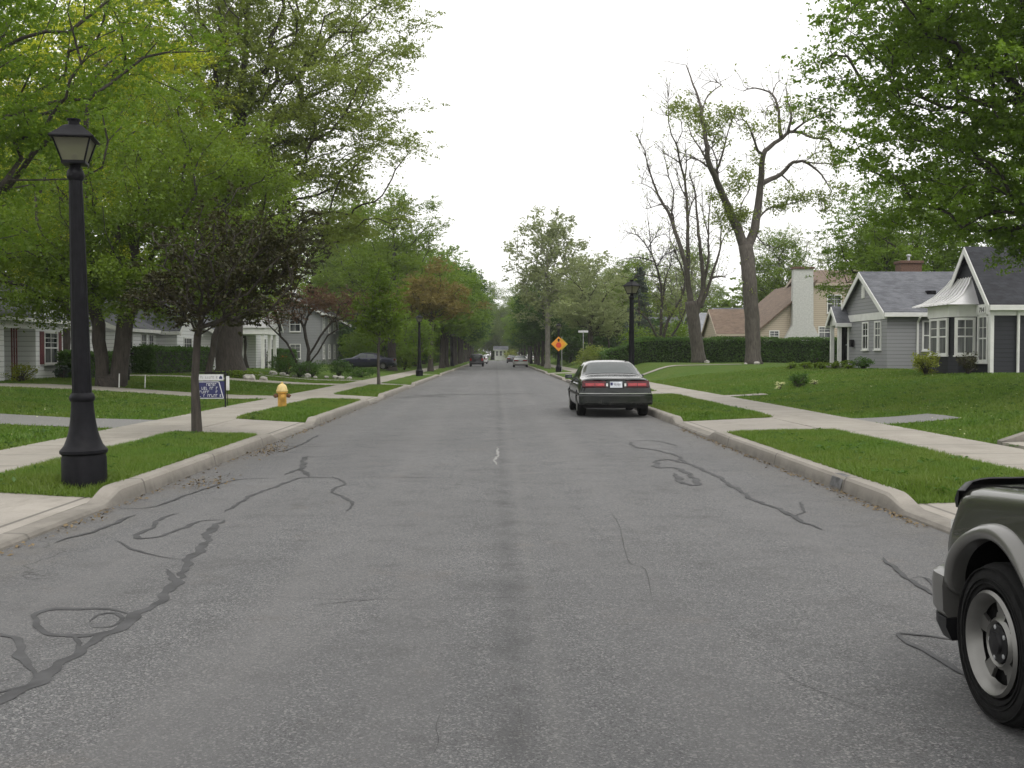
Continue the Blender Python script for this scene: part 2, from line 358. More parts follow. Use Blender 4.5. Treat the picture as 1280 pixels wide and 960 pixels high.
# direction of the light: from SUN_ROT (clockwise from +Y seen from above) and SUN_EL
sd = Vector((math.sin(SUN_ROT) * math.cos(SUN_EL), math.cos(SUN_ROT) * math.cos(SUN_EL), math.sin(SUN_EL)))
so.rotation_euler = sd.to_track_quat('Z', 'Y').to_euler(); so.location = (0, 0, 60)
scene.view_settings.view_transform = 'Standard'; scene.view_settings.look = 'None'; scene.view_settings.gamma = 1
scene.view_settings.exposure = .44
scene.render.engine = 'CYCLES'; cy = scene.cycles
cy.use_denoising = True; cy.max_bounces = 8; cy.diffuse_bounces = 5; cy.glossy_bounces = 3; cy.transmission_bounces = 6; cy.transparent_max_bounces = 4
cy.use_adaptive_sampling = True; cy.adaptive_threshold = .02
# ------------------------------------------------------------------ ground, road, kerbs, pavements
YEND = 268.0
def grid_sheet(name, xs, ys, zf, mat, kind='structure', smooth=True):
    V = [(x, y, zf(x, y)) for y in ys for x in xs]; nx = len(xs)
    Fc = [(j * nx + i, j * nx + i + 1, (j + 1) * nx + i + 1, (j + 1) * nx + i) for j in range(len(ys) - 1) for i in range(nx - 1)]
    return tag(raw(name, V, Fc, mat, None, smooth), kind=kind)
xs = [-700, -300, -150, -90, -50, -34, -26, -21, -18] + [-17 + .5 * i for i in range(20)] + [-7.3, -6.6, -5.85, -5.78, -5, -4.26, -4.24, 0, 4.24, 4.26, 5, 6.28, 6.35, 7, 7.9] + [8 + .5 * i for i in range(19)] + [18, 21, 26, 34, 50, 90, 150, 300, 700]
ys = [-60, -20] + list(np.arange(-8, 110, 2)) + list(range(110, 300, 10)) + [300, 400, 700]
def gz(x, y):
    h = gh(x, y)
    if abs(x) > 8: h += .035 * math.sin(x * .9 + y * .35) * math.sin(y * .23 + 1)
    return h
grid_sheet('ground', sorted(xs), ys, gz, M['lawn'])
def ground_z(x, y): return gz(x, y)

# thin spring haze that pales the far end of the street
hz = tag(MB().box(-705, 705, -65, 705, -1.2, 31).build('haze', [], None), kind='stuff')
hm = bpy.data.materials.new('haze'); hm.use_nodes = True; hm.node_tree.nodes.clear()
vo_ = hm.node_tree.nodes.new('ShaderNodeVolumePrincipled'); vo_.inputs['Color'].default_value = (.95, .96, .97, 1); vo_.inputs['Density'].default_value = .00032; vo_.inputs['Anisotropy'].default_value = .3
ho_ = hm.node_tree.nodes.new('ShaderNodeOutputMaterial'); hm.node_tree.links.new(vo_.outputs[0], ho_.inputs['Volume']); hz.data.materials.append(hm)
# carriageway with a slight crown
rx = list(np.linspace(-4.12, 4.12, 17))
grid_sheet('road', rx, [-30, -10] + list(np.arange(-5, 100, 2.5)) + list(range(100, 290, 10)) + [YEND + 12], lambda x, y: .004 * (1 - (x / 4.12) ** 2), M['asphalt'])
tag(raw('road', [(-90, YEND, .01), (90, YEND, .01), (90, YEND + 8, .01), (-90, YEND + 8, .01)], [(0, 1, 2, 3)], M['asphalt']), kind='structure')

# grass strips between kerb and pavement; what lies between them are driveway mouths
L_STRIPS = [(11.2, 18.9), (23.5, 33.0), (37.7, 48.0), (52.5, 74), (79, 96), (100, 118), (122, 150), (154, 180), (184, 222), (226, 264)]
R_STRIPS = [(10.6, 19.4), (23.8, 36.6), (41.0, 60), (64, 78), (86, 104), (108, 130), (134, 160), (164, 196), (200, 236), (240, 264)]
def raised(strips, y):
    for a, b in strips:
        if a - .45 <= y <= b + .45: return sm(a - .45, a + .15, y) * (1 - sm(b - .15, b + .45, y))
    return 0.0
def kerb(side, strips):
    prof = lambda h: [(4.02, -.03), (4.03, .0 + .02), (4.055, .02 + h * .8), (4.08, .02 + h), (4.25, .024 + h), (4.27, -.02)]
    ys_ = sorted(set([-6, -2, 2, 6] + [round(a + d, 3) for s in strips for a in s for d in (-.5, -.4, -.25, -.1, 0, .1, .25, .4, .5)] + [float(v) for v in np.arange(0, YEND, 3)]))
    V, Fc = [], []; k = 6
    for y in ys_:
        h = .035 + .115 * raised(strips, y)
        wob = .006 * math.sin(y * 1.7) + .004 * math.sin(y * 5.1)
        for x, z in prof(h): V.append((side * (x + wob), y, z))
    for j in range(len(ys_) - 1):
        for i in range(k - 1):
            f = (j * k + i, j * k + i + 1, (j + 1) * k + i + 1, (j + 1) * k + i); Fc.append(f if side > 0 else f[::-1])
    Fc += [list(range(k)), list(range((len(ys_) - 1) * k, len(ys_) * k))[::-1]]
    tag(raw('kerb', V, Fc, M['kerb'], None, 25), kind='structure')
kerb(-1, L_STRIPS); kerb(1, R_STRIPS)

PAV = {-1: (5.8, 7.45), 1: (6.3, 8.0)}
def strip_z(x, y, y0=None, y1=None):
    s = -1 if x < 0 else 1; a = PAV[s][0]; q = min(1, max(0, (abs(x) - 4.25) / (a - 4.25)))
    low = .07 + .092 * q
    if y0 is None:
        y0, y1 = next(((p, r_) for p, r_ in (L_STRIPS if s < 0 else R_STRIPS) if p - .1 <= y <= r_ + .1), (y, y))
    e = sm(0, .75, min(y - y0, y1 - y)); side = sm(0, .12, min(q, 1 - q))
    return low * (1 - e) + e * (.172 + .02 * side + .008 * math.sin(x * 4 + y * 1.3))
for s, strips in ((-1, L_STRIPS), (1, R_STRIPS)):
    a, b = PAV[s]
    # pavement
    ys_ = list(np.arange(-9, YEND, 3.0))
    V, Fc = [], []
    for y in ys_:
        for x, z in ((a, .10), (a, .158), ((a + b) / 2, .162), (b, .165), (b, .10)): V.append((s * x, y, z + .004 * math.sin(y * .7)))
    for j in range(len(ys_) - 1):
        for i in range(4):
            f = (j * 5 + i, j * 5 + i + 1, (j + 1) * 5 + i + 1, (j + 1) * 5 + i); Fc.append(f if s > 0 else f[::-1])
    tag(raw('pavement', V, Fc, M['conc']), kind='structure')
    # driveway mouths
    gaps = [(-6.0, strips[0][0])] + [(strips[i][1], strips[i + 1][0]) for i in range(len(strips) - 1)]
    for y0, y1 in gaps:
        V = []; xs_ = np.linspace(4.25, a + .01, 6); e = -.0
        for t, x in enumerate(xs_):
            q = t / 5; fl = .5 * (1 - q) ** 2
            z = .06 + (.152 - .06) * q
            V += [(s * x, y0 - fl * 0 + e, z), (s * x, y1 + fl * 0 - e, z)]
        Fc = [((2 * i, 2 * i + 2, 2 * i + 3, 2 * i + 1) if s > 0 else (2 * i, 2 * i + 1, 2 * i + 3, 2 * i + 2)) for i in range(5)]
        tag(raw('driveway_mouth', V, Fc, M['apron']), kind='structure')
    # raised grass strips, sloping down to the driveway mouths at either end
    for y0, y1 in strips:
        nx, ny = 9, max(8, int((y1 - y0) / .3)); V = []
        for j in range(ny + 1):
            for i in range(nx + 1):
                x = 4.25 + (a - 4.25) * i / nx; y = y0 + (y1 - y0) * j / ny
                inner = min(i, nx - i, j, ny - j)
                if inner == 0: x += .0; 
                z = strip_z(s * x, y, y0, y1)
                if inner:
                    x += .02 * math.sin(y * 3.1)
                else:
                    if j in (0, ny): y += .05 * math.sin(x * 9)
                V.append((s * x, y, z))
        base = len(V)
        Fc = [(j * (nx + 1) + i, j * (nx + 1) + i + 1, (j + 1) * (nx + 1) + i + 1, (j + 1) * (nx + 1) + i) for j in range(ny) for i in range(nx)]
        # skirt
        ring = [i for i in range(nx + 1)] + [j * (nx + 1) + nx for j in range(1, ny + 1)] + [ny * (nx + 1) + i for i in range(nx - 1, -1, -1)] + [j * (nx + 1) for j in range(ny - 1, 0, -1)]
        for r_ in ring: V.append((V[r_][0], V[r_][1], -.02))
        m_ = len(ring); Fc += [(ring[i], base + i, base + (i + 1) % m_, ring[(i + 1) % m_]) for i in range(m_)]
        if s < 0: Fc = [f[::-1] for f in Fc]
        tag(raw('verge', V, Fc, M['lawn'], None, True), kind='structure')

# private drives and walks that climb from the pavement
def strip_path(name, x0, x1, y0, y1, mat, lift=.012, dy=0.0, n=14):
    V = []
    for i in range(n + 1):
        x = x0 + (x1 - x0) * i / n; o = dy * i / n
        V += [(x, y0 + o, ground_z(x, y0 + o) + lift), (x, (y0 + y1) / 2 + o, ground_z(x, (y0 + y1) / 2 + o) + lift + .01), (x, y1 + o, ground_z(x, y1 + o) + lift)]
    Fc = []
    for i in range(n):
        for k in range(2):
            f = (3 * i + k, 3 * i + 3 + k, 3 * i + 4 + k, 3 * i + 1 + k); Fc.append(f if x1 > x0 else f[::-1])
    return tag(raw(name, V, Fc, mat), kind='structure')
strip_path('driveway', -7.42, -34, 20.6, 23.2, M['drive'])
strip_path('driveway', -7.42, -30, 34.0, 36.6, M['conc'])
strip_path('path', -7.42, -19, 57.5, 58.7, M['conc'])
strip_path('driveway', -7.42, -30, 49.2, 51.6, M['conc'])
strip_path('driveway', 7.98, 9.9, 21.6, 23.4, M['drive'], .02, .3)
strip_path('path', 7.98, 9.4, 35.4, 36.6, M['conc'], .03, .3)
strip_path('path', 8.0, 15, 63.0, 64.0, M['conc'], .03)

# low concrete wall and step of the front walk on the right
rw = thing('garden_wall', 'low pale concrete edging wall stepping up beside the front walk on the right lawn', 'wall', (8.15, 16.6, .15))
mb = MB()
pts = [(0, 0, .05), (.55, .12, .2), (1.3, .3, .27), (3.2, .75, .36), (6.5, 1.6, .58)]
V = []
for x, y, z in pts: V += [(x, y, -.3), (x, y, z), (x + .03, y + .22, z), (x + .03, y + .22, -.3)]
Fc = [(4 * i + k, 4 * i + (k + 1) % 4, 4 * i + 4 + (k + 1) % 4, 4 * i + 4 + k) for i in range(4) for k in range(4)] + [(3, 2, 1, 0), (16, 17, 18, 19)]
mb.add(V, Fc).build('wall', M['kerb'], rw)
V = [(0, -.95, .035), (.9, -.75, .05), (2.2, -.4, .1), (2.2, .45, .1), (.8, .13, .05), (0, 0, .035)]
raw('step', V + [(x, y, -.2) for x, y, z in V], [(0, 1, 2, 3, 4, 5)] + [(i, i + 6, (i + 1) % 6 + 6, (i + 1) % 6) for i in range(6)], M['conc'], rw)

# ------------------------------------------------------------------ sealed cracks and marks on the asphalt
def ribbon(name, polys, mat, z=.0060, seed=1):
    r = random.Random(seed); V, Fc = [], []
    for pts, wd in polys:
        P = [gp(*p) for p in pts]
        # smooth the line
        Q = []
        for i in range(len(P) - 1):
            a, b = P[max(i - 1, 0)], P[i]; c, d = P[i + 1], P[min(i + 2, len(P) - 1)]
            k = max(4, int((c - b).length / .05))
            for t in range(k):
                t /= k; Q.append(.5 * ((2 * b) + (c - a) * t + (2 * a - 5 * b + 4 * c - d) * t * t + (3 * b - a - 3 * c + d) * t ** 3))
        Q.append(P[-1]); m_ = len(Q); base = len(V); ph = r.uniform(0, 9)
        for i, q in enumerate(Q):
            t = (Q[min(i + 1, m_ - 1)] - Q[max(i - 1, 0)]); t.z = 0
            t = t.normalized() if t.length > 1e-6 else Vector((0, 1, 0)); nrm = Vector((-t.y, t.x, 0))
            f1 = math.sin(i * .23 + ph) + .7 * math.sin(i * .61 + ph * 2.3) + .45 * math.sin(i * 1.37 + ph * 4.1)
            f2 = math.sin(i * .31 + ph * 3) + .6 * math.sin(i * .83 + ph) + .4 * math.sin(i * 1.9 + ph * 5)
            q = q + nrm * (f1 * wd * .22 * min(1, min(i, m_ - 1 - i) * .2))
            w_ = wd * .64 * (1 + .22 * f2 + r.uniform(-.1, .1)) * min(1, .15 + min(i, m_ - 1 - i) * .1)
            V += [(q.x + nrm.x * w_ / 2, q.y + nrm.y * w_ / 2, z), (q.x - nrm.x * w_ / 2, q.y - nrm.y * w_ / 2, z)]
        Fc += [(base + 2 * i, base + 2 * i + 1, base + 2 * i + 3, base + 2 * i + 2) for i in range(m_ - 1)]
        z += .00012
    return tag(raw(name, V, Fc, mat), kind='structure')
ribbon('crack_sealant', [
    ([(-60, 925), (0, 880), (30, 858), (60, 840), (100, 815), (150, 788), (165, 772), (195, 752), (217, 735), (223, 724), (208, 712)], .115),
    ([(223, 726), (240, 700), (262, 668), (280, 650)], .11), ([(280, 650), (250, 652), (228, 660), (205, 670), (178, 674), (168, 671), (192, 660), (200, 648), (224, 642)], .075),
    ([(165, 770), (140, 764), (100, 762), (60, 763), (41, 772), (44, 786), (70, 794), (110, 795), (140, 788), (163, 778)], .07),
    ([(112, 778), (122, 769), (145, 768), (152, 776), (135, 784), (115, 785)], .05), ([(92, 796), (96, 806), (98, 816)], .09),
    ([(-40, 786), (10, 797), (28, 812), (38, 832), (47, 850)], .08), ([(-40, 876), (15, 864), (50, 852)], .08), 
    ([(222, 700), (190, 694), (165, 686), (145, 676)], .04)], M['tar'])
ribbon('crack_sealant', [
    ([(281, 640), (300, 628), (325, 616), (360, 603), (385, 597), (420, 598)], .07), ([(384, 570), (378, 582), (385, 596)], .1), ([(382, 571), (376, 584), (356, 594)], .08),
    ([(68, 679), (90, 672), (130, 660), (170, 644)], .07), ([(140, 636), (190, 634), (240, 617), (270, 607), (300, 600), (345, 598)], .05), ([(345, 566), (372, 558), (398, 544)], .06),
    ([(415, 596), (430, 604), (416, 614), (432, 624), (442, 632), (432, 640)], .06), ([(430, 597), (500, 597), (560, 598)], .03), ([(345, 558), (420, 559)], .05)], M['tar'], .0072, 2)
ribbon('crack_sealant', [
    ([(787, 553), (797, 560), (820, 563), (845, 570), (860, 580), (880, 588), (905, 601), (935, 621), (965, 634), (1000, 650), (1028, 663)], .085), ([(858, 580), (835, 575), (820, 578), (822, 585), (845, 585), (860, 594), (874, 602), (866, 607), (848, 600), (842, 592)], .12),
    ([(786, 552), (815, 551), (850, 558)], .05), ([(992, 646), (1006, 640), (999, 630), (1004, 628)], .05),
    ([(1104, 698), (1122, 714), (1140, 730), (1165, 742), (1180, 752)], .07), ([(1136, 726), (1150, 722), (1164, 729), (1172, 742)], .04),
    ([(1230, 803), (1190, 800), (1150, 794), (1124, 794), (1140, 806), (1170, 822), (1210, 846), (1240, 868)], .05), ([(870, 611), (910, 613)], .03)], M['tar'], .0084, 3)
ribbon('crack_sealant', [([(518, 494.5), (560, 493.5), (600, 493), (640, 492.6), (664, 492)], .75), ([(500, 497), (560, 495)], .3), ([(390, 758), (430, 754), (470, 750)], .04)], M['skid'], .0098, 4)
ribbon('road_crack', [([(763, 640), (775, 660), (780, 685), (788, 705), (806, 712), (812, 735), (815, 750)], .006), ([(300, 745), (420, 750), (560, 750), (640, 748), (700, 750), (800, 752), (900, 756)], .006), ([(555, 885), (545, 910), (548, 930), (530, 965)], .005), ([(648, 880), (650, 900), (655, 930)], .006), ([(945, 820), (975, 840), (1000, 855), (1060, 880), (1120, 900), (1160, 925)], .005), ([(40, 905), (90, 900)], .005)],
       plain('crack_shadow', (.045, .045, .045), .95, .5, 3), .0075, 5)
ribbon('road_scuff', [([(621, 560), (623, 568), (619, 574), (621, 582)], .06), ([(640, 593), (660, 592.5), (682, 591)], .05)], plain('chalky_scuff', (.25, .25, .24), .9), .0105, 6)

# ------------------------------------------------------------------ mown grass
def blades(name, n_, xr, yr, h, wd, zf, seed, dens=None):
    g = np.random.default_rng(seed)
    x = g.uniform(*xr, n_); y = g.uniform(*yr, n_)
    if dens is not None:
        keep = g.random(n_) < dens(x, y); x, y = x[keep], y[keep]
    k = len(x); z = np.array([zf(a, b) for a, b in zip(x, y)])
    a = g.uniform(0, 2 * np.pi, k); hh = h * g.uniform(.5, 1.3, k); ww = wd * g.uniform(.6, 1.4, k)
    tx, ty = g.normal(0, .5, (2, k)) * hh
    V = np.zeros((k, 3, 3))
    V[:, 0] = np.stack([x + np.cos(a) * ww, y + np.sin(a) * ww, z - .005], 1)
    V[:, 1] = np.stack([x - np.cos(a) * ww, y - np.sin(a) * ww, z - .005], 1)
    V[:, 2] = np.stack([x + tx, y + ty, z + hh], 1)
    return V.reshape(-1, 3)
sets = []
for s, strips, cnt in ((-1, L_STRIPS, (46000, 22000, 9000)), (1, R_STRIPS, (64000, 30000, 12000))):
    for (y0, y1), c in zip(strips, cnt):
        a = PAV[s][0]; xr = (4.22, a + .06) if s > 0 else (-a - .06, -4.22)
        sets.append(blades('g', c, xr, (y0 - .07, y1 + .07), .06, .007 if y0 < 15 else .012, (lambda x, y, p=y0, r_=y1: strip_z(x, y, p, r_)), int(y0 * 7 + s)))
tag(npmesh('verge_grass', np.concatenate(sets), 3, M['blade']), kind='stuff')
def clear_r(x, y):
    hide = ((y > 21.6 + (x - 8) * .16) & (y < 23.4 + (x - 8) * .16) & (x < 9.9)) | ((y > 15.6) & (y < 17.1) & (x < 10.4)) | ((y > 35.3) & (y < 36.9) & (x < 9.4))
    return np.where(hide, 0, np.clip(14 / y, .12, 1))
def clear_l(x, y):
    hide = ((y > 20.5) & (y < 23.3)) | ((y > 33.9) & (y < 36.7)) | ((y > 49.1) & (y < 51.7)) | ((y > 57.4) & (y < 58.8))
    return np.where(hide, 0, np.clip(15 / y, .12, 1))
tag(npmesh('lawn_grass', np.concatenate([
    blades('g', 380000, (7.95, 19), (8, 55), .06, .016, ground_z, 31, clear_r),
    blades('g', 330000, (-18.5, -7.40), (8, 60), .06, .016, ground_z, 32, clear_l)]), 3, M['blade']), kind='stuff')

def leaf_quads(P, size, seed, up=.35, asp=.55):
    """one small folded leaf face per point"""
    g = np.random.default_rng(seed); k = len(P)
    nrm = g.normal(size=(k, 3)); nrm[:, 2] = np.abs(nrm[:, 2]) + up * 1.5; nrm /= np.linalg.norm(nrm, axis=1, keepdims=True)
    t = np.cross(nrm, g.normal(size=(k, 3))); t /= np.linalg.norm(t, axis=1, keepdims=True) + 1e-9
    b = np.cross(nrm, t); s = (size * g.uniform(.55, 1.35, k))[:, None]
    V = np.stack([P - t * s * .5, P + b * s * asp * .5 + t * s * .05, P + t * s * .5 - nrm * s * .12, P - b * s * asp * .5 + t * s * .05], 1)
    return V.reshape(-1, 3)
# dry leaves swept against the kerbs
g = np.random.default_rng(5); P = []
for (cx, cy_, sx, sy, k) in ((-3.72, 17.2, .14, .6, 220), (-3.6, 12.9, .16, .32, 140), (-3.9, 10.2, .06, 1.2, 60), (-3.93, 23, .04, 3, 120), (-3.93, 34, .04, 4, 120)):
    P.append(np.stack([g.normal(cx, sx, k), g.normal(cy_, sy, k), g.uniform(.01, .04, k)], 1))
k = 600; P.append(np.stack([4.0 - np.abs(g.normal(0, .06, k)), g.uniform(9.5, 22, k), g.uniform(.008, .02, k)], 1))
k = 260; P.append(np.stack([-4.0 + np.abs(g.normal(0, .05, k)), g.uniform(6, 26, k), g.uniform(.008, .02, k)], 1))
P = np.concatenate(P); P[:, 0] = np.clip(P[:, 0], -3.99, 3.99)
tag(npmesh('dry_leaf_litter', leaf_quads(P, .045, 3, 1.5), 4, M['litter']), kind='stuff')
# dandelions, clover heads and fallen petals on the lawns
k = 700; x = g.uniform(8.1, 17, k); y = 9 + 40 * g.random(k) ** 1.5; P = np.stack([x, y, [ground_z(a, b_) + .05 for a, b_ in zip(x, y)]], 1)
k = 350; x = g.uniform(-17, -7.5, k); y = 9 + 40 * g.random(k) ** 1.5; P = np.concatenate([P, np.stack([x, y, [ground_z(a, b_) + .05 for a, b_ in zip(x, y)]], 1)])
tag(npmesh('lawn_petals', leaf_quads(P, .042, 6, 2), 4, M['flower']), kind='stuff')
# broad weeds in the grass
Q = []
for s, n_ in ((1, 900), (-1, 700)):
    for _ in range(n_):
        x = s * g.uniform(4.5, 15); y = 9 + 32 * g.random() ** 1.6
        if abs(x) < PAV[s][0] - .1: z = strip_z(x, y)
        elif abs(x) > PAV[s][1] + .1: z = ground_z(x, y)
        else: continue
        if abs(x) < 6.4 and not any(a < y < b_ for a, b_ in (L_STRIPS if s < 0 else R_STRIPS)): continue
        if (s > 0 and 21 < y < 24 and 6 < x < 10.5) or (s < 0 and (20.4 < y < 23.5 or 33.8 < y < 36.8)): continue
        Q.append(np.stack([x + g.normal(0, .07, 12), y + g.normal(0, .07, 12), z + g.uniform(.03, .075, 12)], 1))
tag(npmesh('lawn_weeds', leaf_quads(np.concatenate(Q), .07, 8, 1.6), 4, M['leaf_dark']), kind='stuff')
k = 160; P = np.stack([g.uniform(-3.9, 3.9, k), g.uniform(4, 30, k), np.full(k, .014)], 1)
tag(npmesh('scattered_grit', leaf_quads(P, .022, 4, 4), 4, M['kerb']), kind='stuff')
tag(raw('kerb_stain', [(4.021, 12.05, .03), (4.021, 12.45, .03), (4.052, 12.45, .135), (4.052, 12.05, .135), (4.09, 12.45, .1735), (4.09, 12.05, .1735), (4.16, 12.42, .1755), (4.16, 12.1, .1755)], [(0, 1, 2, 3), (3, 2, 4, 5), (5, 4, 6, 7)], plain('black_stain', (.10, .10, .10), .9, .6, 9)), kind='structure')
# ------------------------------------------------------------------ trees
def skeleton(trunk, r0, attr, fork, seed, lift=.12, wob=.07, seg=.55, p=2.2, tip=.012, plw=.42):
    r = np.random.default_rng(seed)
    P, par, att = [], [], []
    for k, line in enumerate(trunk):                      # one or several stems, each from the base
        prev = -1
        if k: prev = line[0]; pts = [Vector(P[prev])] + [Vector(q) for q in line[1]]
        else: pts = [Vector(q) for q in line]; P.append(np.array(pts[0])); par.append(-1); att.append(False); prev = 0
        for a, b in zip(pts, pts[1:]):
            m = max(1, int((b - a).length / seg))
            for i in range(1, m + 1):
                q = np.array(a.lerp(b, i / m)) + r.normal(0, .025, 3)
                P.append(q); par.append(prev); prev = len(P) - 1; att.append(q[2] > fork)
    n0 = len(P)
    cap = n0 + len(attr) * 26 + 10
    A = np.zeros((cap, 3)); A[:n0] = P; PL = np.zeros(cap); ok = np.zeros(cap, bool); ok[:n0] = att
    for i in range(1, n0): PL[i] = PL[par[i]] + (np.linalg.norm(A[i] - A[par[i]]) if ok[i] else 0)
    n = n0; ends = []; term = []
    top = A[:n0][ok[:n0]].mean(0) if any(att) else A[n0 - 1]
    order = np.argsort(np.linalg.norm(attr - top, axis=1))
    for ai in order:
        a = attr[ai]; d = np.linalg.norm(A[:n] - a, axis=1)
        cost = d + plw * PL[:n] + 1.2 * np.maximum(0, A[:n, 2] - a[2] + .2) + np.where(ok[:n], 0, 1e6)
        j = int(np.argmin(cost)); L = d[j]; m = int(min(24, max(2, L / seg)))
        side = r.normal(0, 1, 3); prev = j
        for i in range(1, m + 1):
            t = i / m; q = A[j] * (1 - t) + a * t + side * wob * L * math.sin(math.pi * t) + r.normal(0, .03, 3) * (i < m)
            q[2] += lift * L * math.sin(math.pi * t)
            A[n] = q; par.append(prev); PL[n] = PL[prev] + L / m; ok[n] = True; prev = n; n += 1
            if t > .45: term.append(n - 1)
        ends.append(n - 1)
    A = A[:n]; par = np.array(par); rad = np.zeros(n); acc = np.zeros(n)
    for i in range(n - 1, -1, -1):
        rad[i] = max(tip, acc[i] ** (1 / p))
        if par[i] >= 0: acc[par[i]] += rad[i] ** p
    # trunks taper only a little below the first limbs
    rad = tip + (rad - tip) * (r0 - tip) / max(1e-6, rad[0] - tip)
    return A, par, rad, ends, term

def limbs_mesh(name, A, par, rad, mat, parent, flare=True):
    n = len(A); kids = [[] for _ in range(n)]
    for i in range(1, n): kids[par[i]].append(i)
    mb = MB(); stack = [(0, -1)]
    while stack:
        s, p_ = stack.pop(); chain = ([p_] if p_ >= 0 else []) + [s]; i = s
        while kids[i]:
            ks = sorted(kids[i], key=lambda k: -rad[k]); 
            for k in ks[1:]: stack.append((k, i))
            i = ks[0]; chain.append(i)
        if len(chain) < 2: continue
        rr = [rad[c] for c in chain]
        if p_ >= 0: rr[0] = min(rr[0] * .8, rr[1] * 1.25)
        rmax = max(rr[1:]); sides = 12 if rmax > .12 else 7 if rmax > .04 else 4
        if p_ < 0 and flare:
            for j, c in enumerate(chain): rr[j] *= 1 + .55 * math.exp(-max(0, A[c][2] - A[0][2]) / .35)
        mb.tube([A[c] for c in chain], rr, sides, cap=False)
    return mb.build(name, mat, parent, True)

def in_ellipsoids(crown, k, r, shell=.5):
    w = np.array([c[3] * c[4] * c[5] for c in crown]); w /= w.sum(); out = []
    for c, m in zip(crown, r.multinomial(k, w)):
        d = r.normal(size=(m, 3)); d /= np.linalg.norm(d, axis=1, keepdims=True)
        out.append(np.array(c[:3]) + d * (r.random((m, 1)) ** shell) * np.array(c[3:6]))
    return np.concatenate(out)

def tree(name, label, x, y, trunk, r0, crown, natt, nleaf, leaf, lm, bm, fork=None, clump=.55, flat=.6, seed=1, group=None, lift=.12, up=.35, shell=.42, cat='tree', inner=.25, droop=0, asp=.55, wob=.07, spray=18):
    r = np.random.default_rng(seed); z = ground_z(x, y) - .04
    if abs(x) > 4.25 and abs(x) < 6.2: z = .15
    root = thing(name, label, cat, (x, y, z), 0, group)
    if not isinstance(trunk[0], list): trunk = [trunk]
    attr = in_ellipsoids(crown, natt, r, shell)
    A, par, rad, ends, term = skeleton(trunk, r0, attr, fork if fork is not None else trunk[0][-1][2] * .6, seed, lift, wob)
    limbs_mesh('trunk', A, par, rad, M[bm], root)
    E = np.array(ends); T = np.array(term)
    k1 = int(nleaf * (1 - inner)); pts = []
    wts = r.gamma(1.6, 1, len(E)); wts /= wts.sum()
    # leaves sit along short side shoots round every branch end
    ns = max(1, k1 // spray); src = r.choice(E, ns, p=wts); st = A[src] + np.clip(r.normal(0, 1, (ns, 3)), -1.8, 1.8) * np.array([clump, clump, clump * flat]) * .85
    cen = np.array([sum(c[0] for c in crown) / len(crown), sum(c[1] for c in crown) / len(crown), 0])
    dr = (st - cen) * np.array([1, 1, .12]); dr /= np.linalg.norm(dr, axis=1, keepdims=True) + 1e-6
    dr = dr + r.normal(0, .55, (ns, 3)) * np.array([1, 1, .5]); dr /= np.linalg.norm(dr, axis=1, keepdims=True)
    sl = clump * r.uniform(.5, 1.5, ns); t_ = r.random((ns, spray)) 
    c1 = st[:, None, :] + dr[:, None, :] * ((t_ - .4) * sl[:, None])[:, :, None] + r.normal(0, 1, (ns, spray, 3)) * clump * np.array([.11, .11, .07])
    c1[:, :, 2] -= (t_ ** 2) * sl[:, None] * .25; c1 = c1.reshape(-1, 3)
    c2 = A[r.choice(T, nleaf - k1)] + np.clip(r.normal(0, 1, (nleaf - k1, 3)), -1.9, 1.9) * clump * np.array([.6, .6, .4])
    P = np.concatenate([c1, c2])
    if droop: P[:, 2] -= droop * np.abs(r.normal(0, 1, len(P)))
    npmesh('crown', leaf_quads(P, leaf, seed + 1, up, asp), 4, M[lm], root)
    return root
def place_copy(src, x, y, s, rz, label, group=None, name=None, sz=None):
    c = copy_tree(src); c.location = (x, y, ground_z(x, y) - .04); c.scale = (s, s, sz or s); c.rotation_euler = (0, 0, rz); c['label'] = label
    if group: c['group'] = group
    elif 'group' in c: del c['group']
    if name: c.name = name
    return c

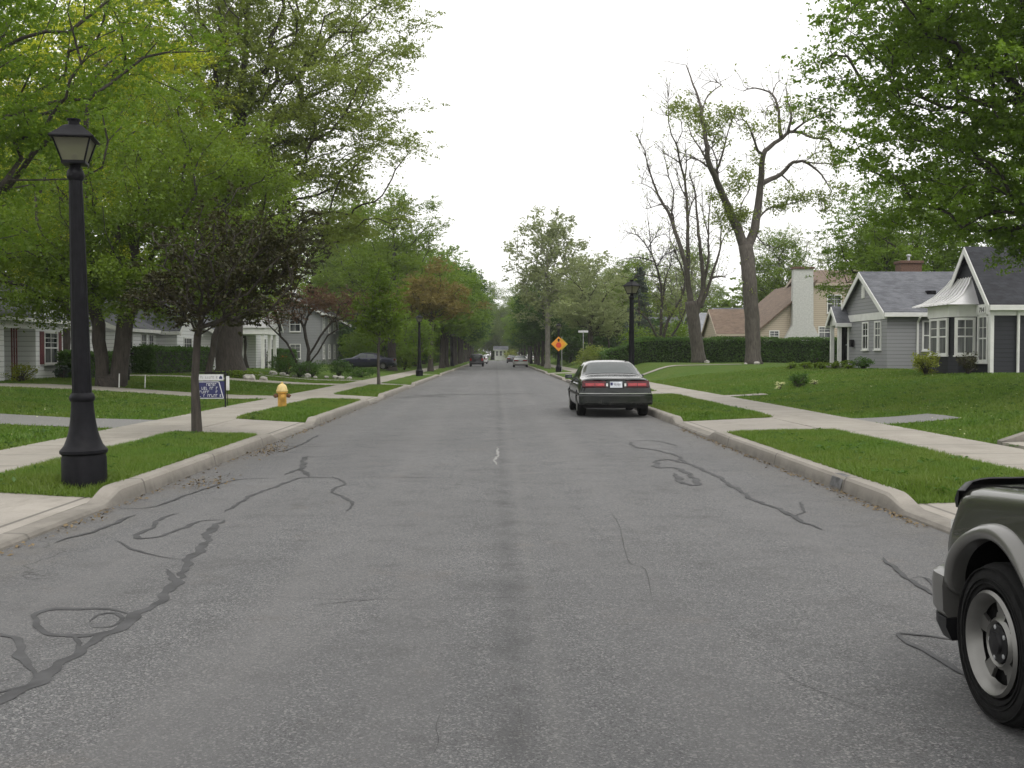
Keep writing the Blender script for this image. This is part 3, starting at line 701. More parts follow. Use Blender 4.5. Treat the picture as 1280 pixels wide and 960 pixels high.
def traced(name, label, x, y, limbs, twigs, leaves, lm, bm, leaf, seed, amp=2.4, z0=1, cat='tree'):
    """limbs: (points in photo pixels, width at start, width at end in pixels); given depth by a smooth field so that limbs stay joined"""
    r = random.Random(seed); g = np.random.default_rng(seed)
    base = at(*limbs[0][0][0], y); zb = ground_z(x, y) - .05
    root = thing(name, label, cat, (x, y, zb))
    top0 = limbs[0][0][0][1]
    def dep(px, py):
        h = max(0, (top0 - 90 - py) / 200)
        return y + amp * min(1.5, h) * (math.sin(px * .033 + seed) + .8 * math.sin(py * .027 + px * .012 + seed * 2))
    O = Vector((x, y, zb)); off = Vector((x - base.x, 0, zb - base.z)); mb = MB(); nodes = []
    for li, (pts, w0, w1) in enumerate(limbs):
        Q = []
        for i in range(len(pts) - 1):
            a, b = Vector(pts[max(i - 1, 0)]), Vector(pts[i]); c, d = Vector(pts[i + 1]), Vector(pts[min(i + 2, len(pts) - 1)])
            k = max(2, int((c - b).length / 7))
            for t in range(k):
                t /= k; q = .5 * ((2 * b) + (c - a) * t + (2 * a - 5 * b + 4 * c - d) * t * t + (3 * b - a - 3 * c + d) * t ** 3)
                Q.append(q)
        Q.append(Vector(pts[-1])); P, rr = [], []
        for i, q in enumerate(Q):
            Y = dep(q.x, q.y); t = i / (len(Q) - 1)
            q2 = q + Vector((r.uniform(-1, 1), r.uniform(-1, 1))) * (.5 if i else 0)
            P.append(at(q2.x, q2.y, Y) - O + off * max(0, 1 - (top0 - q.y) / 60)); rr.append(max(.012, (w0 + (w1 - w0) * t ** .8) * .5 * Y / F))
        if li == 0:
            P[0].z = 0; rr[0] *= 1.3; rr[1] *= 1.12
        mb.tube(P, rr, 12 if rr[0] > .12 else 7, cap=True)
        if li: nodes += [(P[i], rr[i], (P[i] - P[i - 1]).normalized()) for i in range(1, len(P))]
    ends = []
    for _ in range(twigs):
        p, rad, t = r.choice(nodes)
        if rad > .16: continue
        d = (t * r.uniform(.2, 1) + Vector((r.gauss(0, .6), r.gauss(0, .6), r.gauss(.25, .5)))).normalized(); L = r.uniform(.5, 1.9)
        P = [p]; 
        for i in range(4):
            d = (d + Vector((r.gauss(0, .22), r.gauss(0, .22), r.gauss(.08, .2)))).normalized(); P.append(P[-1] + d * L / 4)
        mb.tube(P, [min(rad * .7, .03), .02, .015, .011, .008], 4, cap=False)
        for i in (2, 3):
            d2 = (d + Vector((r.gauss(0, .7), r.gauss(0, .7), r.gauss(0, .6)))).normalized()
            mb.tube([P[i], P[i] + d2 * L * .2, P[i] + d2 * L * .38 + Vector((0, 0, .05))], [.012, .009, .006], 3, cap=False)
        ends.append(P[-1])
    mb.build('trunk', M[bm], root, True)
    Pn = []
    for px, py, rad, cnt in leaves:
        Y = dep(px, py); c = at(px, py, Y) - O; R_ = rad * Y / F
        # sprays: leaves gather in small tufts inside the clump
        k = max(4, cnt // 26); tuft = np.array(c) + g.normal(0, .55, (k, 3)) * np.array([R_, R_ * .9, R_ * .8])
        Pn.append(tuft[g.integers(0, k, cnt)] + g.normal(0, .17, (cnt, 3)))
    if ends:
        k = len(ends) * 3; E = np.array(ends)
        Pn.append(E[g.integers(0, len(E), k)] + g.normal(0, .12, (k, 3)))
    npmesh('crown', leaf_quads(np.concatenate(Pn), leaf, seed + 1, .2), 4, M[lm], root)
    return root

# --- left side
tree('locust_tree', 'big fresh green tree reaching in from the left edge above the lamp', -14.5, 23, [(0, 0, 0), (.1, 0, 2.2), (.35, .1, 4), (.6, 0, 6.5), (.5, 0, 9)], .34,
     [(1.2, 0, 8.2, 7.2, 6, 4.2), (3.6, .4, 9.0, 4.6, 4, 3.4), (0, -1, 5.4, 5.5, 5, 2.4), (1.0, .5, 3.9, 3.8, 3.6, 1.3)], 440, 100000, .10, 'leaf_locust', 'bark_dark', 3.2, .46, .45, 11, lift=.05, wob=.12)
tree('maple_tree', 'two stemmed green tree in front of the white house with red shutters', -13.9, 37, [[(0, 0, 0), (-.15, 0, 2.2), (-.4, 0, 4.2), (-.6, .2, 7.5)], (0, [(.45, .15, .3), (.75, .1, 2.2), (1.2, 0, 4.6), (1.5, -.3, 7.2)])], .36,
     [(.6, 0, 6.4, 5.8, 5, 3.7), (2.6, 0, 7.8, 4.2, 4.2, 3), (-2.5, -.5, 4.6, 4.2, 4, 2.2), (2.2, -.5, 4.3, 4.2, 3.5, 1.7), (-3.4, -.6, 3.5, 3.8, 3.4, 1.2), (3.2, 0, 3.7, 3.6, 3, 1.1)], 450, 125000, .115, 'leaf_green', 'bark_dark', 2.4, .55, .5, 12, lift=.05, droop=.15)
tree('honey_locust', 'yellow leaved tree glowing behind the green trees at upper left', -19.5, 47, [(0, 0, 0), (0, 0, 4), (.3, 0, 9), (.2, 0, 13)], .35,
     [(0, 0, 10.5, 7, 6, 6.8), (3, 0, 12.5, 5, 4, 4.5)], 260, 70000, .165, 'leaf_yellow', 'bark_dark', 3, .75, .6, 13)
tree('oak_tree', 'very tall thick trunked tree with airy crown on the left lawn', -13.6, 53.5, [(0, 0, 0), (-.05, 0, 3.5), (.1, .1, 7), (.4, 0, 11), (.9, 0, 17), (1.2, .2, 22)], .66,
     [(1.2, 0, 13.8, 9.2, 8, 8.2), (3.2, 0, 10.5, 7.4, 6, 4.2), (2.4, 0, 18, 7.6, 6.5, 6.6), (-3, 0, 15, 7, 6, 7)], 800, 220000, .145, 'leaf_oak', 'bark_dark', 6.0, .6, .5, 14, lift=.1, wob=.1, shell=.38)
crab = tree('crabapple_tree', 'small dark purple leaved street tree with slim straight trunk on the near left verge', -5.27, 18.4, [(0, 0, 0), (.01, 0, 1.0), (.03, 0, 1.75), (.15, 0, 2.6), (.3, 0, 3.4)], .066,
     [(.45, 0, 3.0, 1.5, 1.4, 1.15), (.15, 0, 2.5, 1.35, 1.2, .65), (1.0, 0, 3.5, .9, .9, .9), (1.25, .2, 2.9, 1.0, .9, .8)], 230, 20000, .065, 'leaf_purple', 'bark_dark', 1.7, .17, .8, 15, lift=.08)
tree('purple_plum', 'purple leaved tree rising between the green crowns behind the crabapple', -12.3, 44.5, [(0, 0, 0), (.3, 0, 2), (1.4, 0, 4.2), (2.4, 0, 6)], .13, [(3.0, 0, 6.2, 2.3, 2.2, 2.0)], 120, 9000, .14, 'leaf_purple', 'bark_dark', 2, .3, .7, 16)
tree('maple_shrub_tree', 'spreading dusky red small tree with several leaning stems on the left lawn', -12.0, 66, [[(0, 0, 0), (.2, 0, 1.2), (.9, 0, 2.4), (2.0, 0, 3.8), (2.6, 0, 4.4)], (0, [(-.5, 0, .6), (-1.2, 0, 2), (-2.4, .2, 3.2)]), (1, [(.1, .3, 1.6), (-.2, .4, 3), (.2, .3, 4.4)]), (1, [(.8, -.5, 1.4), (1.5, -.8, 2.5), (3.2, -.8, 3.4)])], .15,
     [(-1.6, 0, 4.1, 2.4, 2.2, 1.0), (2.2, 0, 4.6, 2.3, 2.2, 1.1), (.3, 0, 4.9, 2.4, 2.2, .9)], 170, 17000, .105, 'leaf_red', 'bark_dark', 1.2, .34, .6, 17, lift=.05)
young = tree('young_maple', 'young bright green street tree on the left verge beside the parked dark car', -5.4, 48.0, [(0, 0, 0), (.0, 0, 1.8), (.05, 0, 3.4), (0, 0, 5.2)], .06,
     [(.15, 0, 3.9, 1.25, 1.25, 2.2), (.2, 0, 3.0, 1.35, 1.3, 1.0)], 150, 18000, .10, 'leaf_bright', 'bark', 1.8, .26, .7, 18)
tree('round_ornamental_tree', 'rounded light green small tree directly behind the second left street lamp', -5.9, 80, [(0, 0, 0), (0, 0, 1.0), (.05, 0, 2.6)], .09, [(.1, 0, 2.7, 1.6, 1.5, 1.8)], 110, 14000, .11, 'leaf_locust', 'bark', .9, .3, .8, 19)
tree('bronze_maple', 'orange bronze leaved street tree in the left row', -5.4, 86, [(0, 0, 0), (.02, 0, 2.5), (.1, 0, 4.8), (0, 0, 7.0)], .2, [(-.3, 0, 6.2, 3.7, 3.4, 1.9), (.1, 0, 7.4, 2.0, 2, 2.2), (1.2, 0, 5.6, 3.2, 3, 1.2)], 200, 30000, .14, 'leaf_bronze', 'bark_dark', 3, .42, .55, 20)
t1 = tree('maple_tree', 'tall mid green tree on the left lawn behind the bronze street tree', -9.2, 92, [(0, 0, 0), (0, 0, 4), (.3, 0, 9), (.2, 0, 13)], .36, [(.4, 0, 9.6, 5.4, 5, 5.8), (1.0, 0, 7, 5.2, 5, 3.4), (.6, 0, 13.4, 3.4, 3.2, 2.6)], 260, 56000, .17, 'leaf_green', 'bark_dark', 3, .62, .6, 21)
t2 = tree('street_maple', 'dark green street tree, nearest of the dense green left row past the bronze one', -5.5, 106, [(0, 0, 0), (.05, 0, 3), (.1, 0, 6), (0, 0, 9.5)], .24, [(.1, 0, 7.2, 4.0, 3.8, 3.9), (.3, 0, 5.3, 4.2, 4, 1.9), (0, 0, 10.2, 2.2, 2.2, 2)], 220, 44000, .18, 'leaf_maple', 'bark_dark', 2.5, .52, .6, 22)
t3 = tree('street_maple', 'deep green street tree in the right row just past the lamp with the amber sign', 5.5, 122, [(0, 0, 0), (0, 0, 2.6), (.1, 0, 5.5), (0, 0, 8.5)], .2, [(0, 0, 6.4, 3.4, 3.3, 3.6), (.2, 0, 4.6, 3.6, 3.4, 1.6)], 190, 36000, .18, 'leaf_dark', 'bark_dark', 2.4, .5, .6, 23)
sage = tree('sycamore_tree', 'tall pale sage street tree with straight grey trunk left of the amber sign', 5.35, 108, [(0, 0, 0), (.02, 0, 4), (0, 0, 9), (.1, 0, 14)], .26,
     [(.2, 0, 11.4, 4.9, 4.4, 5.2), (.2, 0, 8.2, 4.9, 4.4, 4.2), (.3, 0, 14.5, 3.0, 2.8, 2.6)], 400, 48000, .185, 'leaf_pale', 'bark_pale', 3, .4, .9, 24, up=0, lift=.2)
sage2 = tree('pale_street_tree', 'broad pale green tree behind the white street name sign', 9.0, 100, [(0, 0, 0), (.05, 0, 3), (0, 0, 7)], .26, [(0, 0, 7, 4.2, 4, 4.0), (.4, 0, 5, 4.2, 4, 2)], 220, 34000, .17, 'leaf_pale', 'bark_dark', 2.4, .5, .7, 25, up=.1)
G1 = 'street trees in the far left row'
for i, (X, Y, s, rz, src) in enumerate([(-5.6, 117, 1.15, 1.1, t2), (-5.4, 129, 1.3, 2.3, t3), (-5.6, 142, 1.2, 3.9, t2), (-5.5, 157, 1.3, .6, t3), (-5.7, 172, 1.2, 5, t2), (-5.6, 190, 1.3, 2, t3), (-5.6, 210, 1.1, 4, t2), (-5.7, 232, 1, .2, t2), (-5.6, 254, 1.05, 3, t3)]):
    place_copy(src, X, Y, s, rz, 'one of the dense green street trees receding along the far left kerb', G1)
G2 = 'street trees in the far right row'
for i, (X, Y, s, rz, src) in enumerate([(5.6, 136, .9, 1, t3), (5.7, 150, 1.0, 2.6, t2), (5.6, 166, 1, 4, t3), (5.8, 184, .95, 5, t2), (5.6, 203, 1, 1.4, t3), (5.7, 226, 1.05, 3, t2), (5.7, 250, 1, .4, t3)]):
    place_copy(src, X, Y, s, rz, 'one of the dark green street trees receding along the far right kerb', G2)
place_copy(t1, -14, 112, 1.15, 2, 'large green tree rising behind the left row, beyond the grey house')
place_copy(t1, -10, 128, 1.0, 4, 'rounded green tree behind the left row, farther down the street')
G3 = 'trees behind the left houses'
for X, Y, s, rz in [(-31, 60, 1.35, 0), (-34, 84, 1.4, 1.3), (-25, 100, 1.3, 2.2), (-19, 78, 1.05, 3.6), (-28, 44, 1.1, 4.4), (-38, 70, 1.3, 5.5), (-20, 130, 1.3, 1), (-24, 160, 1.3, 2), (-16, 150, 1.1, 3), (-15, 185, 1.2, 5), (-26, 210, 1.4, .5)]:
    place_copy(t1, X, Y, s, rz, 'one of the leafy green trees filling the sky behind the left houses', G3, 'backyard_tree')

# --- right side
tree('maple_tree', 'large dense green maple overhanging from the right edge of the photo', 14.3, 25.5, [(0, 0, 0), (-.1, 0, 2.6), (-.3, 0, 5), (-.4, .2, 8), (-.2, 0, 11)], .36,
     [(-.6, 0, 8.4, 6.2, 6, 4.0), (-2.4, 0, 8.8, 4.6, 4.8, 3.0), (-1, 0, 11, 5.2, 5, 3), (-.8, 0, 5.9, 5.3, 5.4, 2.2), (.6, 1.5, 5.0, 4.2, 4, 1.9)], 600, 190000, .118, 'leaf_maple', 'bark_dark', 3.4, .5, .42, 41, lift=.04, wob=.1, shell=.36, spray=28)
lt = tree('linden_tree', 'light green tree behind the grey house ridge', 24.2, 64, [(0, 0, 0), (0, 0, 3), (0, .2, 7), (.2, 0, 10)], .3, [(0, 0, 7.8, 5, 5, 4.4), (1, 0, 5.6, 5, 5, 3)], 240, 46000, .155, 'leaf_bright', 'bark_dark', 2.5, .6, .6, 42)
place_copy(lt, 31, 60, 1.15, 2, 'second light green tree farther right behind the dark house')
pale = tree('bare_pale_tree', 'thin pale tree just coming into leaf above the tan house chimney', 33, 118, [(0, 0, 0), (0, 0, 4), (.2, 0, 9)], .25, [(0, 0, 10.5, 5, 5, 4.8)], 420, 14000, .13, 'leaf_pale', 'bark', 3.5, .5, .9, 43, up=0)
place_copy(pale, 40, 121, 1.0, 2.5, 'thin pale tree right of the first one above the tan house')
place_copy(pale, 24, 135, .9, 1.2, 'thin pale tree far behind the grey roofed house')
G4 = 'trees behind the right houses'
for X, Y, s, rz, src in [(31, 114, .9, 1, t1), (37, 102, .85, 3, t1), (15, 124, .75, 5, t1), (20, 140, .9, 2, t1), (13, 150, .85, 4, t1), (30, 160, 1.1, 1, t1), (14, 185, .9, 3, t1), (22, 210, 1.1, 0, t1), (44, 110, 1.1, .5, t1), (48, 85, 1.1, 2, t1)]:
    place_copy(src, X, Y, s, rz, 'one of the green trees standing behind the houses on the right', G4, 'backyard_tree')
place_copy(crab, 11.5, 106, 1.25, 2, 'small dark purple tree beyond the right hand hedge')
# trees across the end of the street
for X, Y, s, rz, lab in [(-8, 290, 1.0, 0, 'green tree left of the white house at the end of the street'), (6.5, 294, .8, 2, 'green tree right of the white house at the end of the street'), (0, 330, 1.1, 4, 'green tree behind the white house at the end of the street'), (13, 300, 1.1, 1, 'green tree at the end of the street on the far right side'), (-16, 300, 1.2, 3, 'green tree at the end of the street on the far left side')]:
    place_copy(t1, X, Y, s, rz, lab)
G5 = 'trees closing the end of the street'
for X, Y, s, rz in [(-26, 320, 1.3, 0), (24, 325, 1.3, 2), (10, 345, 1.3, 3), (-10, 350, 1.3, 5)]:
    place_copy(t1, X, Y, s, rz, 'one of the distant trees closing the view at the end of the street', G5, 'distant_tree')
# spruce
sp = thing('spruce_tree', 'grey green spruce behind the bare tree right of the lamp', 'tree', (15.4, 112, ground_z(15.4, 112)))
MB().tube([(0, 0, 0), (0, 0, 5), (0, 0, 10.2)], [.2, .12, .02], 8).build('trunk', M['bark_dark'], sp, True)
g = np.random.default_rng(77); P = []
for i in range(190):
    z = 1.2 + 8.8 * g.random(); L = (10.3 - z) * .30 + .15; a = g.uniform(0, 6.28); k = 55; t = g.random(k) ** .6 * L
    P.append(np.stack([np.cos(a) * t + g.normal(0, .1, k), np.sin(a) * t + g.normal(0, .1, k), z - .22 * t + g.normal(0, .06, k)], 1))
npmesh('crown', leaf_quads(np.concatenate(P), .26, 78, .3, .3), 4, M['leaf_spruce'], sp)

def c7(L, w0, w1): return ([(760 + a / 2.4, 60 + b / 2.4) for a, b in L], w0 * .88 / 2.4, w1 / 2.4)
D = [c7([(440, 950), (434, 850), (427, 740), (420, 650), (412, 595)], 52, 42),
     c7([(414, 610), (440, 540), (450, 470), (458, 400), (466, 320), (478, 303), (500, 285), (522, 270), (545, 252), (580, 255), (620, 270), (660, 272), (670, 300)], 36, 4),
     c7([(412, 605), (390, 545), (365, 490), (340, 430), (320, 385), (300, 340), (298, 300), (285, 220), (275, 160), (255, 110), (235, 50)], 36, 3),
     c7([(520, 271), (513, 220), (512, 190), (500, 150), (480, 130), (440, 120), (405, 130)], 14, 3), c7([(540, 255), (550, 200), (540, 160), (535, 122)], 12, 3), c7([(512, 192), (500, 172), (480, 176), (472, 215)], 6, 2), c7([(492, 145), (505, 108), (520, 95)], 5, 2),
     c7([(556, 250), (590, 222), (650, 195), (695, 178)], 9, 2), c7([(456, 408), (490, 393), (520, 378), (545, 350), (570, 340), (600, 345), (640, 380), (672, 430)], 20, 3), c7([(590, 344), (650, 346), (690, 350)], 7, 2), c7([(570, 342), (600, 335), (620, 315), (652, 308)], 5, 2),
     c7([(520, 380), (550, 410)], 7, 3), c7([(448, 515), (480, 482), (520, 475), (590, 455)], 8, 2), c7([(466, 318), (450, 310), (440, 280), (425, 240), (405, 215), (385, 220)], 12, 3), c7([(318, 385), (340, 330), (355, 270), (370, 225), (380, 178)], 11, 2), c7([(300, 345), (275, 300), (250, 262), (240, 225)], 9, 2),
     c7([(283, 195), (300, 140), (340, 112), (310, 100), (280, 118)], 6, 2), c7([(330, 410), (326, 340), (312, 300), (320, 270)], 9, 2), c7([(298, 356), (265, 332), (230, 325)], 8, 2), c7([(390, 545), (400, 470), (425, 420), (410, 380)], 7, 2), c7([(444, 560), (470, 590), (510, 600)], 5, 2), c7([(640, 272), (655, 250), (690, 240)], 5, 2)]
traced('dying_oak', 'large half dead tree with forked trunk and bare crooked limbs, nearer the tan house', 16.15, 65, D, 200,
       [(760 + a / 2.4, 60 + b / 2.4, r_ / 2.4, k) for a, b, r_, k in [(230, 175, 40, 700), (265, 205, 35, 550), (300, 235, 45, 700), (340, 200, 35, 420), (375, 195, 30, 360), (420, 250, 35, 220), (330, 280, 30, 250), (395, 515, 42, 1300), (345, 490, 38, 700), (405, 375, 48, 650), (380, 420, 34, 400), (520, 440, 48, 620), (570, 450, 42, 560), (500, 480, 35, 350), (600, 200, 40, 320), (560, 175, 35, 220), (480, 250, 40, 260), (650, 260, 35, 350), (650, 320, 30, 260), (690, 320, 40, 500), (440, 330, 25, 160), (320, 440, 30, 260), (640, 450, 40, 420), (660, 480, 30, 260), (415, 640, 16, 60), (420, 720, 16, 60), (500, 190, 30, 120), (700, 420, 40, 400)]], 'leaf_oak', 'bark', .17, 51)
E_ = [c7([(275, 945), (264, 870), (255, 800), (248, 760)], 46, 36),
      c7([(252, 800), (240, 700), (230, 640), (205, 560), (185, 500), (150, 440), (125, 370), (110, 310), (95, 280)], 24, 2), c7([(240, 705), (240, 600), (238, 480), (230, 400), (215, 340), (205, 290), (185, 240), (180, 155)], 17, 2),
      c7([(256, 820), (285, 720), (281, 640), (272, 560), (265, 480), (258, 420), (245, 380)], 24, 3), c7([(284, 725), (300, 640), (301, 560), (305, 480), (312, 420)], 12, 2), c7([(278, 780), (312, 680), (336, 600), (339, 510)], 16, 2),
      c7([(205, 560), (190, 490), (165, 470), (115, 482)], 7, 2), c7([(150, 440), (130, 420), (102, 408)], 5, 2), c7([(236, 520), (250, 470), (262, 440), (255, 400)], 7, 2), c7([(215, 345), (195, 330), (170, 318)], 5, 2), c7([(190, 505), (196, 430), (182, 385), (168, 320)], 7, 2), c7([(230, 400), (236, 340), (232, 290)], 6, 2), c7([(232, 345), (250, 330), (290, 345)], 6, 2), c7([(312, 690), (340, 685), (352, 688)], 9, 3), c7([(336, 600), (350, 560), (372, 545)], 5, 2), c7([(240, 460), (220, 420), (205, 370)], 6, 2), c7([(300, 560), (285, 500), (282, 440)], 5, 2), c7([(205, 292), (222, 250), (218, 215)], 4, 2)]
traced('dead_maple', 'tall mostly dead tree of several bare upright stems standing before the hedge', 14.0, 71.5, E_, 340, [(760 + a / 2.4, 60 + b / 2.4, r_ / 2.4, k) for a, b, r_, k in [(250, 640, 20, 60), (330, 520, 25, 140), (345, 580, 20, 120), (245, 250, 28, 120), (205, 200, 24, 160)]], 'leaf_oak', 'bark', .15, 52)
F_ = [c7([(182, 895), (180, 870), (178, 850)], 22, 18), c7([(178, 860), (166, 780), (156, 700), (140, 640), (120, 600), (85, 560), (60, 556)], 12, 2), c7([(140, 640), (95, 628), (48, 632)], 5, 2), c7([(155, 690), (110, 680), (78, 692)], 5, 2), c7([(180, 872), (190, 800), (215, 760), (232, 700), (205, 620), (185, 570)], 12, 2), c7([(178, 858), (130, 800), (78, 772)], 10, 3), c7([(180, 860), (220, 820), (242, 760)], 12, 3), c7([(165, 770), (172, 690), (190, 640), (180, 590)], 7, 2), c7([(130, 620), (125, 560), (120, 520)], 5, 2), c7([(120, 600), (140, 570), (165, 560)], 4, 2), c7([(146, 655), (170, 620), (200, 610)], 4, 2)]
traced('bare_tree', 'smaller bare dark tree with a long drooping limb behind the hedge beside the lamp', 12.6, 80, F_, 260, [(760 + a / 2.4, 60 + b / 2.4, r_ / 2.4, k) for a, b, r_, k in [(190, 800, 30, 140), (150, 760, 30, 120), (230, 780, 30, 160)]], 'leaf_oak', 'bark_dark', .16, 53)
# --- bushy trees and distant crowns that close the gaps at eye level
bushy = tree('bushy_tree', 'low bushy green tree filling in behind the far right street trees', 12, 140, [(0, 0, 0), (0, 0, 1.5), (.1, 0, 4)], .2, [(0, 0, 3.2, 4.2, 3.6, 3.2), (.5, 0, 5.2, 3, 3, 2.6)], 220, 15000, .3, 'leaf_green', 'bark_dark', .5, .55, .8, 61)
dbush = tree('bushy_tree', 'low dark green bushy tree behind the street name sign', 12.5, 122, [(0, 0, 0), (0, 0, 1.2), (.1, 0, 3)], .2, [(0, 0, 2.4, 4.6, 3.2, 2.4)], 200, 13000, .3, 'leaf_dark', 'bark_dark', .4, .5, .8, 62)
G9 = 'bushy trees in the yards far down both sides'
k_ = 0
for X, Y, s, src in [(18, 118, 1, 'd'), (24, 122, 1.1, 'd'), (9.5, 132, .7, 'd'), (17, 146, 1.1, 'b'), (10, 158, .9, 'b'), (16, 172, 1.2, 'd'), (11, 196, 1.1, 'b'), (18, 200, 1.4, 'b'), (10.5, 222, 1.2, 'd'), (16, 240, 1.4, 'b'), (10, 258, 1.1, 'b'), (26, 150, 1.3, 'b'), (34, 136, 1.4, 'b'), (44, 128, 1.4, 'd'), (20, 262, 1.5, 'b'),
                   (-10.5, 124, .8, 'd'), (-10, 144, 1, 'b'), (-11, 158, 1, 'd'), (-10, 176, 1.1, 'b'), (-12, 196, 1.2, 'd'), (-10, 214, 1.1, 'b'), (-12, 238, 1.3, 'b'), (-10, 258, 1.1, 'd'), (-22, 118, 1.2, 'd'), (-27, 96, 1.3, 'b'), (-34, 104, 1.4, 'b'), (-20, 170, 1.3, 'b'), (-24, 230, 1.5, 'b'), (-32, 62, 1.2, 'b'), (-31, 51, 1.1, 'd'), (-30, 74, 1.2, 'b'), (-12, 112, .9, 'b'), (-16, 122, 1, 'd')]:
    k_ += 1; place_copy(bushy if src == 'b' else dbush, X, Y, s, k_ * 1.7, 'one of the bushy green yard trees far down the street on either side', G9)
for i, (X, Y, s) in enumerate([(-6, 308, 1.25), (5, 312, 1.2), (-1, 318, 1.5), (9, 330, 1.5), (-12, 332, 1.5), (18, 318, 1.4), (-20, 316, 1.4), (28, 335, 1.5), (-30, 340, 1.6), (40, 345, 1.6), (-44, 345, 1.6)]):
    place_copy(t1, X, Y, s, i * 1.3, 'one of the distant trees closing the view at the end of the street', G5, 'distant_tree')
for i, (X, Y) in enumerate([(-9, 286), (9, 286), (-15, 290), (15, 292), (-22, 296), (24, 298), (6.2, 310), (-4, 310), (1, 312)]):
    place_copy(bushy, X, Y, 1.2, i, 'one of the bushes at the far end of the street around the white house', 'bushes at the end of the street', 'distant_bush')
# ------------------------------------------------------------------ houses
def local(root): return Vector(root.location)
def wall_frame(dirn):
    """u along the wall, n outwards"""
    return {'-x': (Vector((0, -1, 0)), Vector((-1, 0, 0))), '+x': (Vector((0, 1, 0)), Vector((1, 0, 0))), '-y': (Vector((1, 0, 0)), Vector((0, -1, 0))), '+y': (Vector((-1, 0, 0)), Vector((0, 1, 0)))}[dirn]
def obox(mb, c, u, n, du, dn0, dn1, z0, z1, du0=None):
    up = Vector((0, 0, 1)); a = -du if du0 is None else du0
    V = [c + u * uu + n * nn + up * zz for zz in (z0, z1) for nn in (dn0, dn1) for uu in (a, du)]
    mb.add(V, [(0, 2, 3, 1), (4, 5, 7, 6), (0, 1, 5, 4), (2, 6, 7, 3), (0, 4, 6, 2), (1, 3, 7, 5)])
def window(root, c, dirn, w_, h_, cols=2, rows=2, t=.07, sill=True, mat='white', curtain=False):
    """c: world position of the middle of the opening on the wall face"""
    u, n = wall_frame(dirn) if isinstance(dirn, str) else dirn
    c = Vector(c) - local(root); mb = MB(); hw, hh = w_ / 2, h_ / 2
    obox(mb, c, u, n, -hw + t, -.02, .05, -hh, hh, -hw); obox(mb, c, u, n, hw, -.02, .05, -hh, hh, hw - t)
    obox(mb, c, u, n, hw - t, -.02, .048, hh - t, hh, -hw + t); obox(mb, c, u, n, hw - t, -.02, .048, -hh, -hh + t, -hw + t)
    obox(mb, c, u, n, hw - t, -.015, .04, -.025, .025, -hw + t)
    for i in range(1, cols):
        q = -hw + t + (w_ - 2 * t) * i / cols; obox(mb, c, u, n, q + .012, -.012, .03, -hh + t, hh - t, q - .012)
    for j in range(1, rows):
        q = .025 + (hh - t - .025) * j / rows; obox(mb, c, u, n, hw - t, -.011, .029, q - .011, q + .011, -hw + t)
    if sill: obox(mb, c, u, n, hw + .04, -.02, .09, -hh - .05, -hh - .001)
    f = mb.build('window', M[mat], root)
    up = Vector((0, 0, 1)); p = MB()
    V = [c + u * a + n * .012 + up * b for a, b in ((-hw + t, -hh + t), (hw - t, -hh + t), (hw - t, hh - t), (-hw + t, hh - t))]
    p.add(V, [(0, 1, 2, 3)]).build('pane', M['glass'], f)
    return f
def shutters(root, c, dirn, w_, h_, mat, off=.03):
    u, n = wall_frame(dirn); c = Vector(c) - local(root)
    for s in (-1, 1):
        mb = MB(); q = s * (w_ / 2 + .19); obox(mb, c, u, n, q + .17, 0, .04, -h_ / 2, h_ / 2, q - .17)
        for j in range(9): 
            z = -h_ / 2 + .1 + (h_ - .2) * j / 8; obox(mb, c, u, n, q + .13, .041, .052, z - .03, z + .03, q - .13)
        mb.build('shutter', M[mat], root)
def door(root, c, dirn, w_=.9, h_=2.03, mat='maroon', frame='white'):
    u, n = wall_frame(dirn); c = Vector(c) - local(root); mb = MB()
    obox(mb, c, u, n, -w_ / 2, -.02, .06, 0, h_ + .1, -w_ / 2 - .1); obox(mb, c, u, n, w_ / 2 + .1, -.02, .06, 0, h_ + .1, w_ / 2); obox(mb, c, u, n, w_ / 2, -.02, .058, h_, h_ + .1, -w_ / 2)
    mb.build('door_frame', M[frame], root)
    mb = MB(); obox(mb, c, u, n, w_ / 2, 0, .03, .02, h_, -w_ / 2)
    for a in (-.21, .21):
        for z0, z1 in ((.25, .8), (.95, 1.8)): obox(mb, c, u, n, a + .14, .031, .045, z0, z1, a - .14)
    d = mb.build('door', M[mat], root)
    hb = MB(); obox(hb, c, u, n, w_ / 2 - .06, .031, .09, .98, 1.04, w_ / 2 - .12); hb.build('handle', M['steel'], d)
